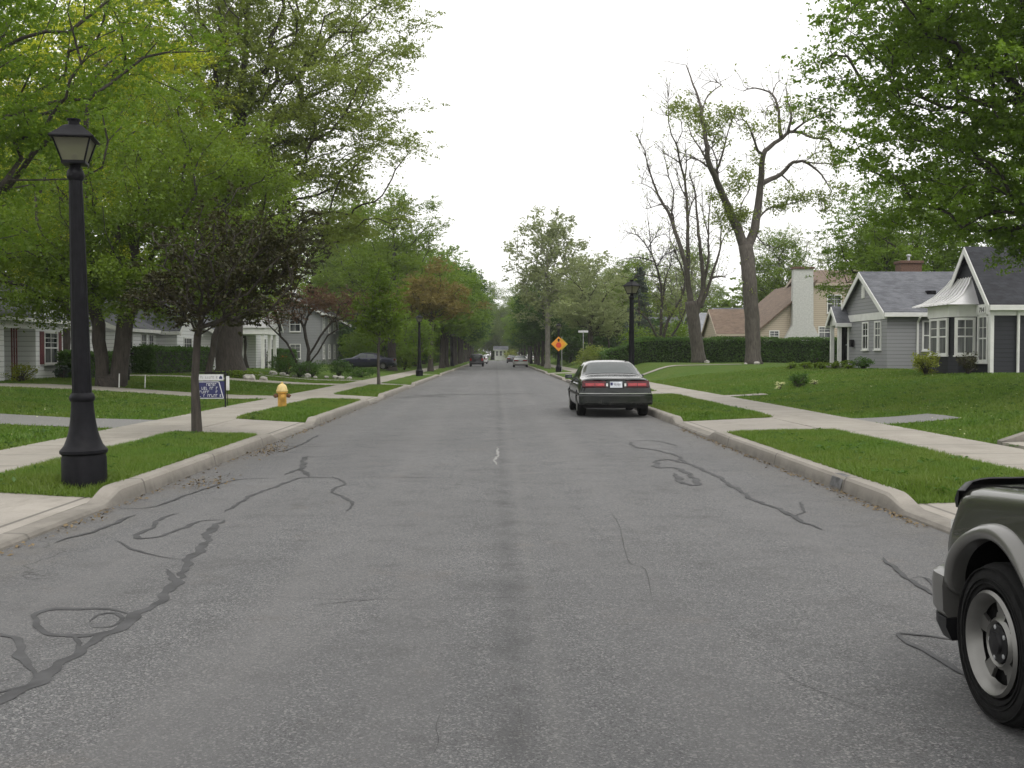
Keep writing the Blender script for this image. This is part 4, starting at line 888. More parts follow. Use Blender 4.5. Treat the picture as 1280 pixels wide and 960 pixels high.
def gable(root, x0, x1, y0, y1, eave, ridge, axis, wall, roof, over=.3, z0=-.6, trim='white', name='wall', rt=.11, rname='roof'):
    """gabled block in root-local metres, ridge along axis"""
    mb = MB()
    if axis == 'x':
        ym = (y0 + y1) / 2; mb.prism([(x0, y0, z0), (x0, y1, z0), (x0, y1, eave), (x0, ym, ridge), (x0, y0, eave)], (x1 - x0, 0, 0))
        half, run = (y1 - y0) / 2, (x0 - over, x1 + over); P = lambda s, a, z: (a, ym + s, z)
    else:
        xm = (x0 + x1) / 2; mb.prism([(x0, y0, z0), (x1, y0, z0), (x1, y0, eave), (xm, y0, ridge), (x0, y0, eave)], (0, y1 - y0, 0))
        half, run = (x1 - x0) / 2, (y0 - over, y1 + over); P = lambda s, a, z: (xm + s, a, z)
    mb.build(name, M[wall], root)
    sl = (ridge - eave) / half; rb = MB(); tb = MB(); e = half + over
    for s in (-1, 1):
        z_e = ridge - sl * e
        a, b = run
        pts = [P(0, a, ridge + .02), P(s * e, a, z_e + .02), P(s * e, a, z_e + .02 + rt), P(0, a, ridge + .02 + rt)]
        vec = (b - a, 0, 0) if axis == 'x' else (0, b - a, 0); rb.prism(pts, vec)
        # fascia / gutter and rake boards, just proud of the roof edge
        f = [P(s * (e + .003), a, z_e - .1), P(s * (e + .09), a, z_e - .08), P(s * (e + .09), a, z_e + .09), P(s * (e + .003), a, z_e + .1)]; tb.prism(f, vec)
        for q, dq in ((a, -.035), (b, .035)):
            k = [P(0, q, ridge - .15), P(s * e, q, z_e - .15), P(s * e, q, z_e + rt), P(0, q, ridge + rt)]; v2 = (dq, 0, 0) if axis == 'x' else (0, dq, 0); tb.prism(k, v2)
    r_ = rb.build(rname, M[roof], root); tb.build('roof_trim', M[trim], root)
    return r_
def post(root, name, x, y, z0, z1, w_, mat='white', parent=None):
    return MB().box(x - w_ / 2, x + w_ / 2, y - w_ / 2, y + w_ / 2, z0, z1).build(name, M[mat], parent or root)

# grey cottage (right, gable to the street)
g0 = .95
h1 = thing('cottage', 'light grey clapboard cottage with white trimmed gable and plain grey shingled roof', 'house', (17, 45, g0))
r1 = gable(h1, 0, 12, 0, 5.9, 2.5, 4.35, 'x', 'grey_siding', 'grey_roof', .22)
MB().bbox(1.9, 2.9, 3.4, 4.1, 3.4, 4.95, .02).bbox(1.84, 2.96, 3.34, 4.16, 4.9, 5.03, .02).build('chimney', M['brick'], r1)
MB().lathe([(.06, 4.95), (.06, 5.25), (.12, 5.26), (.12, 5.32), (.02, 5.36)], 10, Matrix.Translation((2.4, 3.75, 0))).build('chimney_cap', M['steel'], r1)
MB().bbox(2.2, 2.6, 1.1, 1.4, 3.27, 3.5, .03).build('roof_vent', M['black'], r1)
for yy in (46.05, 47.6): window(h1, (17, yy, 2.45), '-x', .78, 1.28, 2, 2)
window(h1, (18.95, 45, 2.42), '-y', .85, 1.3, 2, 1)
window(h1, (23.5, 45, 2.42), '-y', .85, 1.3, 2, 1)
mb = MB(); mb.box(-.03, .02, 2.75, 3.15, 3.25, 3.85); 
for k in range(5): mb.box(-.05, -.03, 2.78, 3.12, 3.3 + k * .1, 3.34 + k * .1)
mb.build('gable_vent', M['white'], h1)
MB().box(-.04, .0, 0, 5.9, 2.2, 2.52).build('frieze_board', M['white'], h1)
MB().tube([(1.32, -.3, 2.35), (1.32, -.28, 2.25), (1.32, -.06, 2.05), (1.32, -.05, .1), (1.32, -.25, -.02)], .05, 8).build('downspout', M['white'], h1)
# entry with its own little gable
pr = gable(h1, -.55, .5, 4.75, 6.05, 2.2, 2.85, 'x', 'white', 'grey_roof', .15, z0=2.05, name='porch_gable', rname='porch_roof')
for yy in (4.85, 5.95): post(h1, 'porch_column', -.47, yy, -.4, 2.05, .16)
door(h1, (17, 50.4, g0 + .1), '-x', .9, 2.0, 'dark')
MB().bbox(-.7, 0, 4.65, 6.15, -.6, .09, .02).build('porch_step', M['kerb'], h1)
MB().bbox(-.2, -.03, 4.05, 4.3, 1.0, 1.35, .03).build('letter_box', M['black'], h1)

# charcoal house (right, nearer) with hooded bay window
h2 = thing('house', 'charcoal clapboard house with white corner boards and flared white metal roof over its bay window', 'house', (16.8, 35.05, .9))
gable(h2, 0, 13, 0, 3.5, 2.45, 4.4, 'x', 'dark_siding', 'dark_roof', .16)
gable(h2, 3.2, 13, 3.0, 9.0, 2.4, 4.6, 'x', 'dark_siding', 'dark_roof', .16, name='rear_wing_wall', rname='rear_wing_roof')
# bay: front face to the street, canted faces
bx0, by0, by1 = -.85, 1.1, 3.55
pl = [(0, by0 - .0), (-.62, by0 + .05), (bx0, by0 + .35), (bx0, by1 - .35), (-.62, by1), (0, by1)]
MB().prism([(x, y, -.6) for x, y in pl], (0, 0, 1.25)).build('bay_base', M['dark_siding'], h2)
MB().prism([(x, y, 2.02) for x, y in pl], (0, 0, .42)).build('bay_fascia', M['white'], h2)
MB().prism([(x * .9 + .0, by0 + .06 + (y - by0) * .95, .655) for x, y in pl], (0, 0, 1.36)).build('bay_wall', M['dark_siding'], h2)
def nrm(a, b): 
    u = Vector((b[0] - a[0], b[1] - a[1], 0)).normalized(); return u, Vector((u.y, -u.x, 0))
def bwin(a, b, w_, cols):
    u, n = nrm(b, a); m = Vector(((a[0] + b[0]) / 2, (a[1] + b[1]) / 2, 1.33)) + n * -.01
    if n.x > 0: n = -n
    window(h2, Vector(h2.location) + m, (u, n), w_, 1.32, cols, 2, .08)
bwin((bx0, by0 + .38), (bx0, by0 + 1.1), .74, 1); bwin((bx0, by0 + 1.13), (bx0, by0 + 1.85), .74, 1)
window(h2, Vector(h2.location) + Vector((-.40, by0 + .02, 1.33)), (Vector((1, 0, 0)), Vector((0, -1, 0))), .72, 1.32, 2, 2, .09)
window(h2, (16.8, 35.62, 2.15), '-x', .78, 1.65, 2, 2, .1)
# flared metal roof, concave section
mb = MB(); rib = MB(); secs = [(-1.12, 2.44, -.0), (-.8, 2.56, .1), (-.45, 2.8, .25), (-.12, 3.2, .5), (-.005, 3.42, .62)]
ya, yb = .9, 3.95
L_ = [(x, ya + d, z) for x, z, d in secs]; Rr = [(x, yb - d * 1.3, z) for x, z, d in secs]
V = []
for a, b in zip(L_, Rr): V += [a, b]
V += [(-.005, ya, 2.44), (-.005, yb, 2.44)]
k = len(secs)
Fc = [(2 * i, 2 * i + 1, 2 * i + 3, 2 * i + 2) for i in range(k - 1)] + [[0] + [2 * i for i in range(1, k)] + [2 * k], [2 * i + 1 for i in range(k)][::-1] + [2 * k + 1]][0:0]
Fc += [(0, 2, 2 * k), (2, 4, 2 * k), (4, 6, 2 * k), (6, 8, 2 * k), (1, 2 * k + 1, 3), (3, 2 * k + 1, 5), (5, 2 * k + 1, 7), (7, 2 * k + 1, 9), (0, 2 * k, 2 * k + 1, 1)]
br = mb.add(V, Fc).build('bay_roof', M['metal_roof'], h2)
for j in range(9):
    t = j / 8; rib.tube([(a[0] - .012, a[1] + (b[1] - a[1]) * t, a[2] + .02) for a, b in zip(L_, Rr)], .022, 5)
rib.build('seam_rib', M['white'], br)
MB().box(-.06, .06, -.06, .0, -.6, 2.4).box(-.055, -.005, .0, .12, -.6, 2.4).build('corner_board', M['white'], h2)
MB().box(-.07, 13, -.05, -.003, 2.02, 2.42).box(-.05, -.002, .0, 1.08, 2.02, 2.42).build('frieze_board', M['white'], h2)
MB().tube([(.88, -.22, 2.3), (.88, -.08, 2.1), (.88, -.07, .05), (.88, -.22, -.05)], .05, 8).build('downspout', M['white'], h2)
pb = MB().box(-.085, -.055, .32, .78, 2.1, 2.34).build('number_board', M['sign_pad'] if 'sign_pad' in M else M['white'], h2)
def text(body, name, mat, parent, loc, rot, size, extrude=.004):
    cu = bpy.data.curves.new(name, 'FONT'); cu.body = body; cu.size = size; cu.extrude = extrude; cu.align_x = 'CENTER'; cu.align_y = 'CENTER'; cu.materials.append(M[mat])
    t_ = bpy.data.objects.new(name, cu); COL.objects.link(t_); me = bpy.data.meshes.new_from_object(t_.evaluated_get(bpy.context.evaluated_depsgraph_get()))
    bpy.data.objects.remove(t_); o = mesh_obj(name, me); o.parent = parent; o.location = loc; o.rotation_euler = rot; return o
text('714', 'house_number', 'black', pb, (-.093, .55, 2.22), (R(90), 0, R(-90)), .24)
MB().bbox(-1.0, 0, .1, 3.8, -.6, -.32, .02).build('planter_kerb', M['kerb'], h2)

# tan house beyond the hedge
gt = 1.0
h3 = thing('house', 'tan clapboard house with brown shingles and a broad white chimney on its gable wall', 'house', (21.2, 82, gt))
MB().prism([(-.3, 0, -1), (4.1, 0, -1), (4.1, 0, 6.35), (-.3, 0, 2.6)], (0, 12, 0)).build('wall', M['tan_siding'], h3)
r3 = MB().prism([(-.62, -.3, 2.33), (4.098, -.3, 6.36), (4.098, -.3, 6.5), (-.62, -.3, 2.47)], (0, 12.6, 0)).build('roof', M['brown_roof'], h3)
gable(h3, 4.1, 12, -.004, 9, 6.15, 7.5, 'x', 'tan_siding', 'brown_roof', .15, trim='tan_siding', name='two_storey_wall', rname='two_storey_roof')
gable(h3, -3.0, -.35, 3.0, 9.0, 2.3, 4.3, 'x', 'tan_siding', 'brown_roof', .2, trim='tan_siding', name='side_wing_wall', rname='side_wing_roof')
mb = MB(); mb.prism([(1.55, -.55, -1), (4.25, -.55, -1), (4.25, -.55, 1.9), (3.75, -.55, 2.9), (3.7, -.55, 7.3), (2.15, -.55, 7.3), (2.1, -.55, 2.9), (1.55, -.55, 1.9)], (0, .54, 0))
ch = mb.build('chimney', M['chimney'], r3)
MB().bbox(2.05, 3.8, -.65, .06, 7.3, 7.47, .02).build('chimney_cap', M['brick'], ch)
window(h3, (22.0, 82, gt + 2.05), '-y', .8, .9, 2, 2); window(h3, (26.0, 82, gt + 2.35), '-y', 1.0, .95, 2, 2); window(h3, (27.4, 82, gt + 2.2), '-y', .75, .6, 1, 1)
window(h3, (26.75, 82, gt + 4.6), '-y', 1.15, 1.45, 2, 2)
window(h3, (19.5, 85, gt + 1.75), '-y', .9, .95, 2, 2); window(h3, (18.75, 85, gt + 1.75), '-y', .5, .95, 1, 2)
# grey roofed house behind
h4 = thing('house', 'low house with a broad pale grey roof seen between the two bare trees', 'house', (20.6, 106, .9))
gable(h4, 0, 10, 0, 9, 2.3, 5.0, 'x', 'pale_siding', 'pale_roof', .35)
gable(h4, 3, 8, 4, 8, 4.0, 5.6, 'x', 'grey_siding', 'grey_roof', .2, name='dormer_wall', rname='dormer_roof')
for xx in (22, 24, 27): window(h4, (xx, 106, 2.3), '-y', 1.0, 1.1, 2, 2)
h4b = thing('house', 'grey house with a red door far down the right side beyond the purple tree', 'house', (14.5, 128, .85))
gable(h4b, 0, 10, 0, 9, 2.9, 5.4, 'x', 'grey_siding', 'grey_roof', .3)
for xx in (16, 19): window(h4b, (xx, 128, 2.4), '-y', 1.0, 1.2, 2, 2)
for yy in (130, 134): window(h4b, (14.5, yy, 2.4), '-x', 1.0, 1.2, 2, 2)
door(h4b, (14.5, 132, .95), '-x')

# left: white house with red shutters
gl_ = .52
k1 = thing('house', 'white clapboard house with red shutters and recessed red front door', 'house', (-18.6, 36, gl_))
mb = MB(); mb.box(-9, 0, 0, 3.65, -.6, 2.45).box(-9, -1.35, 3.65, 6.35, -.6, 2.45).box(-9, 0, 6.35, 9.0, -.6, 2.45)
mb.prism([(-9, .002, 2.45), (0, .002, 2.45), (-4.5, .002, 4.6)], (0, 8.99, 0)); mb.build('wall', M['white_siding'], k1)
MB().box(-1.35, .02, 3.65, 6.35, 2.1, 2.46).build('porch_header', M['white'], k1)
MB().box(-1.35, .0, 3.66, 6.34, -.5, .03).build('porch_floor', M['kerb'], k1)
rb = MB(); rb.prism([(.35, -.3, 2.42), (.35, -.3, 2.53), (-4.5, -.3, 4.75), (-9.35, -.3, 2.53), (-9.35, -.3, 2.42), (-4.5, -.3, 4.62)], (0, 9.35, 0)); rk = rb.build('roof', M['grey_roof'], k1)
MB().box(.352, .44, -.3, 9.05, 2.36, 2.5).build('gutter', M['white'], k1)
gable(k1, -4, .06, 5.6, 9.06, 2.45, 3.58, 'x', 'white_siding', 'grey_roof', .12, z0=2.3, name='front_gable', rname='front_gable_roof')
door(k1, (-18.6 - 1.35, 40.4, gl_ + .03), '+x', .92, 2.0, 'maroon')
mb = MB(); 
for zz in np.linspace(.1, 2.0, 7): mb.box(-.18, -.12, 4.62, 4.98, zz - .012, zz + .012)
for yy in (4.6, 4.8, 5.0): mb.box(-.175, -.125, yy - .02, yy + .02, 0, 2.1)
mb.build('porch_trellis', M['maroon'], k1)
window(k1, (-18.6, 43.75, gl_ + 1.35), '+x', 1.35, 1.35, 2, 3); shutters(k1, (-18.6, 43.75, gl_ + 1.35), '+x', 1.35, 1.35, 'maroon')
gable(k1, -9.5, -.9, 9.05, 15.2, 2.45, 4.6, 'y', 'white_siding', 'grey_roof', .25, name='side_wing_wall', rname='side_wing_roof')
window(k1, (-19.5, 49.4, gl_ + 1.4), '+x', 1.2, 1.2, 2, 2); window(k1, (-19.5, 46.8, gl_ + 1.4), '+x', .9, 1.2, 2, 2)
# white house behind the dark hedge
k2 = thing('house', 'low white house with tall paired windows behind the long clipped dark hedge', 'house', (-19.4, 53.2, .55))
gable(k2, -9, 0, 0, 11.5, 2.45, 4.4, 'y', 'white_siding', 'grey_roof', .3)
gable(k2, -5, 1.2, 6.5, 10.5, 2.45, 4.0, 'x', 'white_siding', 'grey_roof', .25, name='front_gable', rname='front_gable_roof')
for yy in (54.2, 55.4, 57.6, 58.8): window(k2, (-19.4, yy, 1.9), '+x', .85, 1.7, 2, 2)
window(k2, (-18.2, 61.7, 1.9), '+x', 1.6, 1.4, 3, 2)
# white house with columned porch
k3 = thing('house', 'white two tone house with a small columned front porch left of the dusky red tree', 'house', (-18.8, 69, .55))
gable(k3, -9, 0, 0, 10.2, 2.7, 5.0, 'y', 'pale_siding', 'grey_roof', .3)
gable(k3, -9, .6, 10.2, 18.5, 3.2, 6.0, 'x', 'white_siding', 'grey_roof', .3, name='main_block_wall', rname='main_block_roof')
MB().box(0, 2.3, 5.6, 10.0, 2.5, 2.95).build('porch_entablature', M['white'], k3)
MB().prism([(0, 5.5, 2.955), (0, 10.1, 2.955), (0, 7.8, 3.8)], (2.4, 0, 0)).build('porch_pediment', M['pale_siding'], k3)
for xx, yy in ((2.1, 5.8), (2.1, 8.0), (2.1, 9.8), (.15, 5.8)): post(k3, 'porch_column', xx, yy, -.4, 2.5, .22)
door(k3, (-18.8, 77.6, .65), '+x', .95, 2.05, 'white'); window(k3, (-18.8, 71, 2.1), '+x', 1.0, 1.5, 2, 2); window(k3, (-18.8, 73.5, 2.1), '+x', 1.0, 1.5, 2, 2)
window(k3, (-18.2, 82, 2.1), '+x', 1.0, 1.5, 2, 2); window(k3, (-18.2, 85, 2.1), '+x', 1.0, 1.5, 2, 2)
# grey two storey house farther on
k4 = thing('house', 'grey two storey house with white windows half hidden behind the dusky red tree', 'house', (-17.5, 104, .6))
gable(k4, -9, 0, 0, 12, 5.2, 7.6, 'y', 'grey_siding', 'grey_roof', .3)
for yy in (106, 109.5, 113): window(k4, (-17.5, yy, 4.6), '+x', 1.1, 1.5, 2, 2); window(k4, (-17.5, yy, 1.9), '+x', 1.1, 1.5, 2, 2)
for xx in (-20, -23): window(k4, (xx, 104, 4.6), '-y', 1.1, 1.5, 2, 2); window(k4, (xx, 104, 1.9), '-y', 1.1, 1.5, 2, 2)
k5 = thing('house', 'dark grey house with white windows deep in shade left of the second street lamp', 'house', (-14.5, 128, .58))
gable(k5, -9, 0, 0, 12, 2.8, 5.2, 'y', 'dark_siding', 'dark_roof', .3)
for yy in (130, 133.5, 137): window(k5, (-14.5, yy, 2.2), '+x', 1.1, 1.5, 2, 2)
for xx in (-16.5, -20): window(k5, (xx, 128, 2.2), '-y', 1.1, 1.5, 2, 2)
k6 = thing('house', 'small white house with three dark windows closing the end of the street', 'house', (.2, 300, .0))
gable(k6, -.6, 3.0, 0, 8, 2.9, 3.9, 'x', 'white', 'grey_roof', .3)
for xx in (.3, 1.4, 2.5): window(k6, (xx, 300, 1.9), '-y', .75, 1.5, 1, 1)

# ------------------------------------------------------------------ hedges, shrubs, plants, rocks
def foliage(root, P, leaf, mat, seed, core=None, up=.25):
    npmesh('foliage', leaf_quads(P - np.array(root.location), leaf, seed, up), 4, M[mat], root)
def hedge(name, label, x0, x1, y0, y1, h_, n_, leaf, mat, seed, cat='hedge', rough=.07):
    zc = ground_z((x0 + x1) / 2, (y0 + y1) / 2); root = thing(name, label, cat, ((x0 + x1) / 2, (y0 + y1) / 2, zc)); r = np.random.default_rng(seed)
    P = []
    for _ in range(n_):
        x, y, z = r.uniform(x0, x1), r.uniform(y0, y1), r.uniform(0, 1)
        f = r.random()
        if f < .40: y = y0 if x1 - x0 > y1 - y0 or r.random() < .5 else y1
        elif f < .72: z = 1
        elif f < .86: x = x0 if r.random() < .5 else x1
        zz = ground_z(x, y); hh = h_ * (1 + .03 * math.sin(x * 2.1 + y * 1.3) + .02 * math.sin(x * 5.3 + y * 4.1))
        P.append((x + r.normal(0, rough), y + r.normal(0, rough), zz + z * hh + r.normal(0, rough * .8)))
    foliage(root, np.array(P), leaf, mat, seed)
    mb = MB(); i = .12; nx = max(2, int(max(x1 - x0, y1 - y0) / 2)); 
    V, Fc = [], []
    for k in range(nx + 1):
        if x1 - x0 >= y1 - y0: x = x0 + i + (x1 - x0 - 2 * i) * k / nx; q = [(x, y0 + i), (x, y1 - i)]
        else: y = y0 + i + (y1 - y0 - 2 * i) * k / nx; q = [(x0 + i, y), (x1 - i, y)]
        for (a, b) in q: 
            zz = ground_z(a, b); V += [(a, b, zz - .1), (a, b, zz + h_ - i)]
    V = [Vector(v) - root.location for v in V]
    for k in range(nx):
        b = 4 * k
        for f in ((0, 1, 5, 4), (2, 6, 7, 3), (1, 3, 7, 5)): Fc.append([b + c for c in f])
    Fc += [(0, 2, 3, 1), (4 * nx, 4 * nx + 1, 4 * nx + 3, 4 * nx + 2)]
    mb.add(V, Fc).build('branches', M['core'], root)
    return root
hedge('hedge', 'long clipped green hedge crossing behind the half dead trees on the right', 8.1, 26.5, 75.2, 76.6, 1.72, 30000, .13, 'leaf_hedge', 61)
hedge('hedge', 'clipped hedge running along the far side street past the right street lamp', 8.1, 9.3, 76.9, 92, 1.55, 6000, .17, 'leaf_hedge', 62)
hedge('hedge', 'dark clipped hedge below the red shuttered window of the white house', -18.0, -17.1, 43.0, 47.8, 1.05, 9000, .11, 'leaf_dark', 63)
hedge('hedge', 'long low dark clipped hedge in front of the white house with tall windows', -18.6, -17.5, 53.5, 64.5, 1.35, 18000, .12, 'leaf_dark', 64)
hedge('hedge', 'dark clipped hedge right of the columned porch', -17.6, -16.6, 80.6, 87, 1.3, 7000, .14, 'leaf_dark', 65)
def shrub(name, label, x, y, rx, ry, h_, n_, leaf, mat, seed, group=None, cat='shrub', base=.1, z=None):
    zc = ground_z(x, y) if z is None else z; root = thing(name, label, cat, (x, y, zc), 0, group); r = np.random.default_rng(seed)
    tufts = in_ellipsoids([(0, 0, h_ * .5, rx * .8, ry * .8, h_ * .42)], max(8, n_ // 30), r, .35)
    P = tufts[r.integers(0, len(tufts), n_)] + r.normal(0, 1, (n_, 3)) * np.array([rx, ry, h_ * .6]) * .13
    P[:, 2] = np.abs(P[:, 2])
    npmesh('foliage', leaf_quads(P, leaf, seed, .3), 4, M[mat], root)
    mb = MB()
    for i in range(0, len(tufts), max(1, len(tufts) // 14)):
        t = Vector(tufts[i]); mb.tube([(0, 0, -.05), Vector((t.x * .35, t.y * .35, t.z * .5)), t], [.03, .02, .008], 4)
    mb.build('stem', M['bark_dark'], root, True); return root
shrub('shrub', 'lime yellow shrub at the foot of the charcoal house bay window', 15.35, 36.9, .62, .6, .95, 1500, .09, 'leaf_lime', 71)
shrub('shrub', 'dark reddish shrub at the near corner of the charcoal house', 16.0, 35.0, .5, .5, .8, 700, .08, 'leaf_purple', 72)
shrub('shrub', 'mounded green shrub under the front windows of the grey cottage', 16.2, 45.6, .55, .7, .6, 900, .09, 'leaf_dark', 73)
G6 = 'leafy plants in the bed along the grey cottage'
for i, (x, y) in enumerate([(16.1, 47.4), (15.9, 48.6), (15.6, 49.6), (15.2, 50.8), (14.9, 52.4)]):
    shrub('bed_plant', 'one of the low leafy plants in the bed along the grey cottage front', x, y, .4, .5, .42, 420, .1, 'leaf_green', 80 + i, G6, 'plant')
shrub('shrub', 'tall leafy green plant beside the grey cottage porch column', 15.7, 50.9, .3, .3, 1.0, 380, .1, 'leaf_dark', 86)
shrub('shrub', 'dark green plant in the island bed on the right lawn', 11.2, 38.3, .42, .42, .62, 800, .075, 'leaf_dark', 87)
shrub('flower_clump', 'clump of pale yellow flowers left of the dark plant on the right lawn', 10.55, 38.5, .36, .3, .3, 260, .05, 'flower', 88, None, 'flowers')
shrub('flower_clump', 'small clump of pale flowers right of the dark plant on the right lawn', 11.9, 38.6, .3, .3, .22, 110, .045, 'flower', 89, None, 'flowers')
shrub('shrub', 'bright yellow green bush under the eave of the pale grey roofed house', 20.5, 104.5, .9, .7, 1.6, 900, .16, 'leaf_lime', 90)
shrub('shrub', 'second yellow green bush right of the first under the pale grey roof', 22.6, 104.6, 1.0, .7, 1.5, 900, .16, 'leaf_lime', 91)
shrub('shrub', 'layered yellow green bush behind the right street lamp base', 7.6, 82, 1.6, 1.3, 2.3, 2600, .16, 'leaf_oak', 92)
shrub('shrub', 'leafy green bush behind the clipped hedge under the bare tree', 11.6, 84, 2.2, 1.5, 2.9, 2600, .18, 'leaf_bright', 93)
shrub('shrub', 'tall green bush behind the hedge right of the bare dark tree', 14.6, 83, 1.8, 1.6, 3.6, 3000, .18, 'leaf_bright', 94)
# left
shrub('shrub', 'spiky blue green plant by the white house wall below the window', -17.6, 42.6, .4, .4, .6, 500, .12, 'leaf_spruce', 95)
shrub('shrub', 'yellowish bush at the left of the red front door', -17.4, 38.4, .7, .6, .7, 800, .09, 'leaf_lime', 96)
G7 = 'low dark mounded evergreens under the dusky red tree'
for i, (x, y, rx, h_) in enumerate([(-10.9, 62, 1.2, 1.05), (-9.6, 64, 1.0, 1.15), (-12.6, 63, 1.2, 1.2), (-8.6, 66, 1.3, .7), (-13.8, 66.5, .9, 1.3)]):
    shrub('evergreen_mound', 'one of the low dark mounded evergreens in the bed under the dusky red tree', x, y, rx, rx * .8, h_, 1500, .1, 'leaf_dark', 100 + i, G7)
shrub('shrub', 'orange red bush beside the dark hedge near the columned porch', -15.6, 76.5, .8, .7, .95, 900, .11, 'flower_red', 107)
shrub('shrub', 'small dark green bush standing alone before the rock bordered bed', -11.2, 59.5, .5, .5, .85, 800, .09, 'leaf_dark', 108)
shrub('shrub', 'light green bed of hostas at the foot of the thick trunked tree', -12.9, 52.5, 1.5, .8, .42, 900, .13, 'leaf_green', 109)
shrub('shrub', 'rounded green bush on the left lawn behind the dark parked car', -12.5, 96, 2.4, 2, 3.6, 4200, .18, 'leaf_bright', 110)
shrub('shrub', 'green bush right of the dark parked car on the left', -8.6, 98, 1.5, 1.4, 2.4, 2400, .18, 'leaf_green', 111)
shrub('shrub', 'wide yellow green shrub under the white house at the end of the street', 4.2, 284, 2.6, 2, 3.2, 1500, .3, 'leaf_lime', 112)
shrub('shrub', 'dark green shrub left of the white house at the end of the street', -4.4, 284, 2.2, 2, 2.6, 1200, .3, 'leaf_green', 113)
def rock(x, y, s, seed):
    bm = bmesh.new(); bmesh.ops.create_icosphere(bm, subdivisions=2, radius=s); r = random.Random(seed)
    for v in bm.verts: v.co = v.co * (1 + r.uniform(-.18, .18)); v.co.z *= .65
    me = bpy.data.meshes.new('rock'); bm.to_mesh(me); bm.free(); me.materials.append(M['rock'])
    o = mesh_obj('rock', me); o.location = (x, y, ground_z(x, y) + s * .3); o.rotation_euler.z = r.uniform(0, 6); return o
G8 = 'pale border rocks round the bed under the dusky red tree'
for i in range(11):
    x = -13.6 + i * .52; tag(rock(x, 60.2 + .7 * math.sin(i * 1.1) + .3 * (i % 3), .13 + .09 * (i % 4 == 1) + .03 * (i % 3), i), 'one of the pale rocks bordering the bed under the dusky red tree', 'rock', G8)
tag(rock(16.0, 63.6, .19, 31), 'white rock at the foot of the half dead tree', 'rock')
tag(rock(14.35, 70.6, .2, 32), 'upright pale stone leaning at the foot of the bare stemmed tree', 'rock')
tag(rock(15.4, 64.0, .11, 33), 'small pale stone left of the half dead tree trunk', 'rock')
tag(rock(-12.1, 51.2, .3, 34), 'pale boulder in the plant bed beside the thick trunked tree', 'rock')
tag(rock(-11.5, 51.6, .22, 35), 'smaller pale stone right of the boulder in the plant bed', 'rock')

# ------------------------------------------------------------------ street lamps
def lamp(x, y, label):
    root = thing('street_lamp', label, 'street lamp', (x, y, .17), 0, 'black street lamps along both kerbs')
    MB().lathe([(.24, -.05), (.24, .27), (.232, .295), (.232, .31), (.255, .33), (.255, .36), (.232, .385), (.205, .42), (.178, .49), (.152, .58), (.134, .7), (.122, .82), (.118, .9), (.134, .92), (.137, .95), (.124, .985), (.109, 1.0)], 28).build('base', M['black'], root, 40)
    mb = MB(); prof = []
    for k in range(48):      # fluted shaft
        a = 2 * math.pi * k / 48; prof.append((a, 1 if k % 4 else .9))
    V, Fc = [], []
    for z, r_ in ((.98, .105), (1.6, .098), (2.4, .088), (3.0, .078), (3.38, .071)):
        for a, q in prof: V.append((math.cos(a) * r_ * q, math.sin(a) * r_ * q, z))
    for j in range(4): Fc += [(j * 48 + k, j * 48 + (k + 1) % 48, (j + 1) * 48 + (k + 1) % 48, (j + 1) * 48 + k) for k in range(48)]
    mb.add(V, Fc).build('shaft', M['black'], root, True)
    MB().lathe([(.072, 3.36), (.09, 3.39), (.094, 3.43), (.085, 3.47), (.062, 3.5), (.056, 3.53), (.075, 3.55), (.1, 3.565)], 20).build('collar', M['black'], root, 50)
    # square tapered lantern
    def ring(h_, z): return [(-h_, -h_, z), (h_, -h_, z), (h_, h_, z), (-h_, h_, z)]
    zb, zt, hb, ht = 3.56, 3.82, .115, .195
    mb = MB(); mb.box(-hb - .012, hb + .012, -hb - .012, hb + .012, zb - .02, zb + .012)
    for a, b in zip(ring(hb, zb), ring(ht, zt)): mb.tube([a, b], .013, 4)
    lt_ = mb.build('lantern_frame', M['black'], root)
    for i in range(4):
        j = (i + 1) % 4; a, b = ring(hb * .97, zb + .012), ring(ht * .965, zt)
        raw('glass_panel', [a[i], a[j], b[j], b[i]], [(0, 1, 2, 3)], M['frost'], lt_)
    MB().lathe([(.02, zb + .012), (.028, zb + .02), (.03, zb + .09), (.012, zb + .1)], 10).build('socket', M['black'], lt_, 40)
    mb = MB(); V = []
    for h_, z in ((.225, zt - .012), (.235, zt), (.228, zt + .014), (.16, zt + .075), (.1, zt + .135), (.075, zt + .15)): V += ring(h_, z)
    Fc = [(4 * i + k, 4 * i + (k + 1) % 4, 4 * i + 4 + (k + 1) % 4, 4 * i + 4 + k) for i in range(5) for k in range(4)] + [(3, 2, 1, 0), (20, 21, 22, 23)]
    rf = mb.add(V, Fc).build('lantern_roof', M['black'], root)
    MB().lathe([(.06, zt + .14), (.06, zt + .2), (.075, zt + .206), (.075, zt + .222), (.02, zt + .228)], 16).build('finial', M['black'], rf, 40)
    return root
l1 = lamp(-4.62, 11.72, 'black street lamp nearest the camera on the left verge'); l1.rotation_euler = (0, R(-1.0), R(12))
for x, y, rz, lb in [(-5.0, 68, 12, 'black street lamp on the left verge farther down, before the rounded small tree'), (4.75, 36.4, 40, 'black street lamp on the right verge just behind the parked dark sedan'), (5.2, 86.5, 10, 'black street lamp on the right carrying the amber diamond sign')]:
    c = copy_tree(l1); c.location = (x, y, .17); c.rotation_euler = (0, 0, R(rz)); c['label'] = lb
for x, y, lb in [(5.3, 156, 'black street lamp far down the right kerb beyond the amber sign'), (-5.2, 124, 'black street lamp far down the left kerb among the tree trunks')]:
    c = copy_tree(l1); c.location = (x, y, .17); c.rotation_euler = (0, 0, R(20)); c['label'] = lb

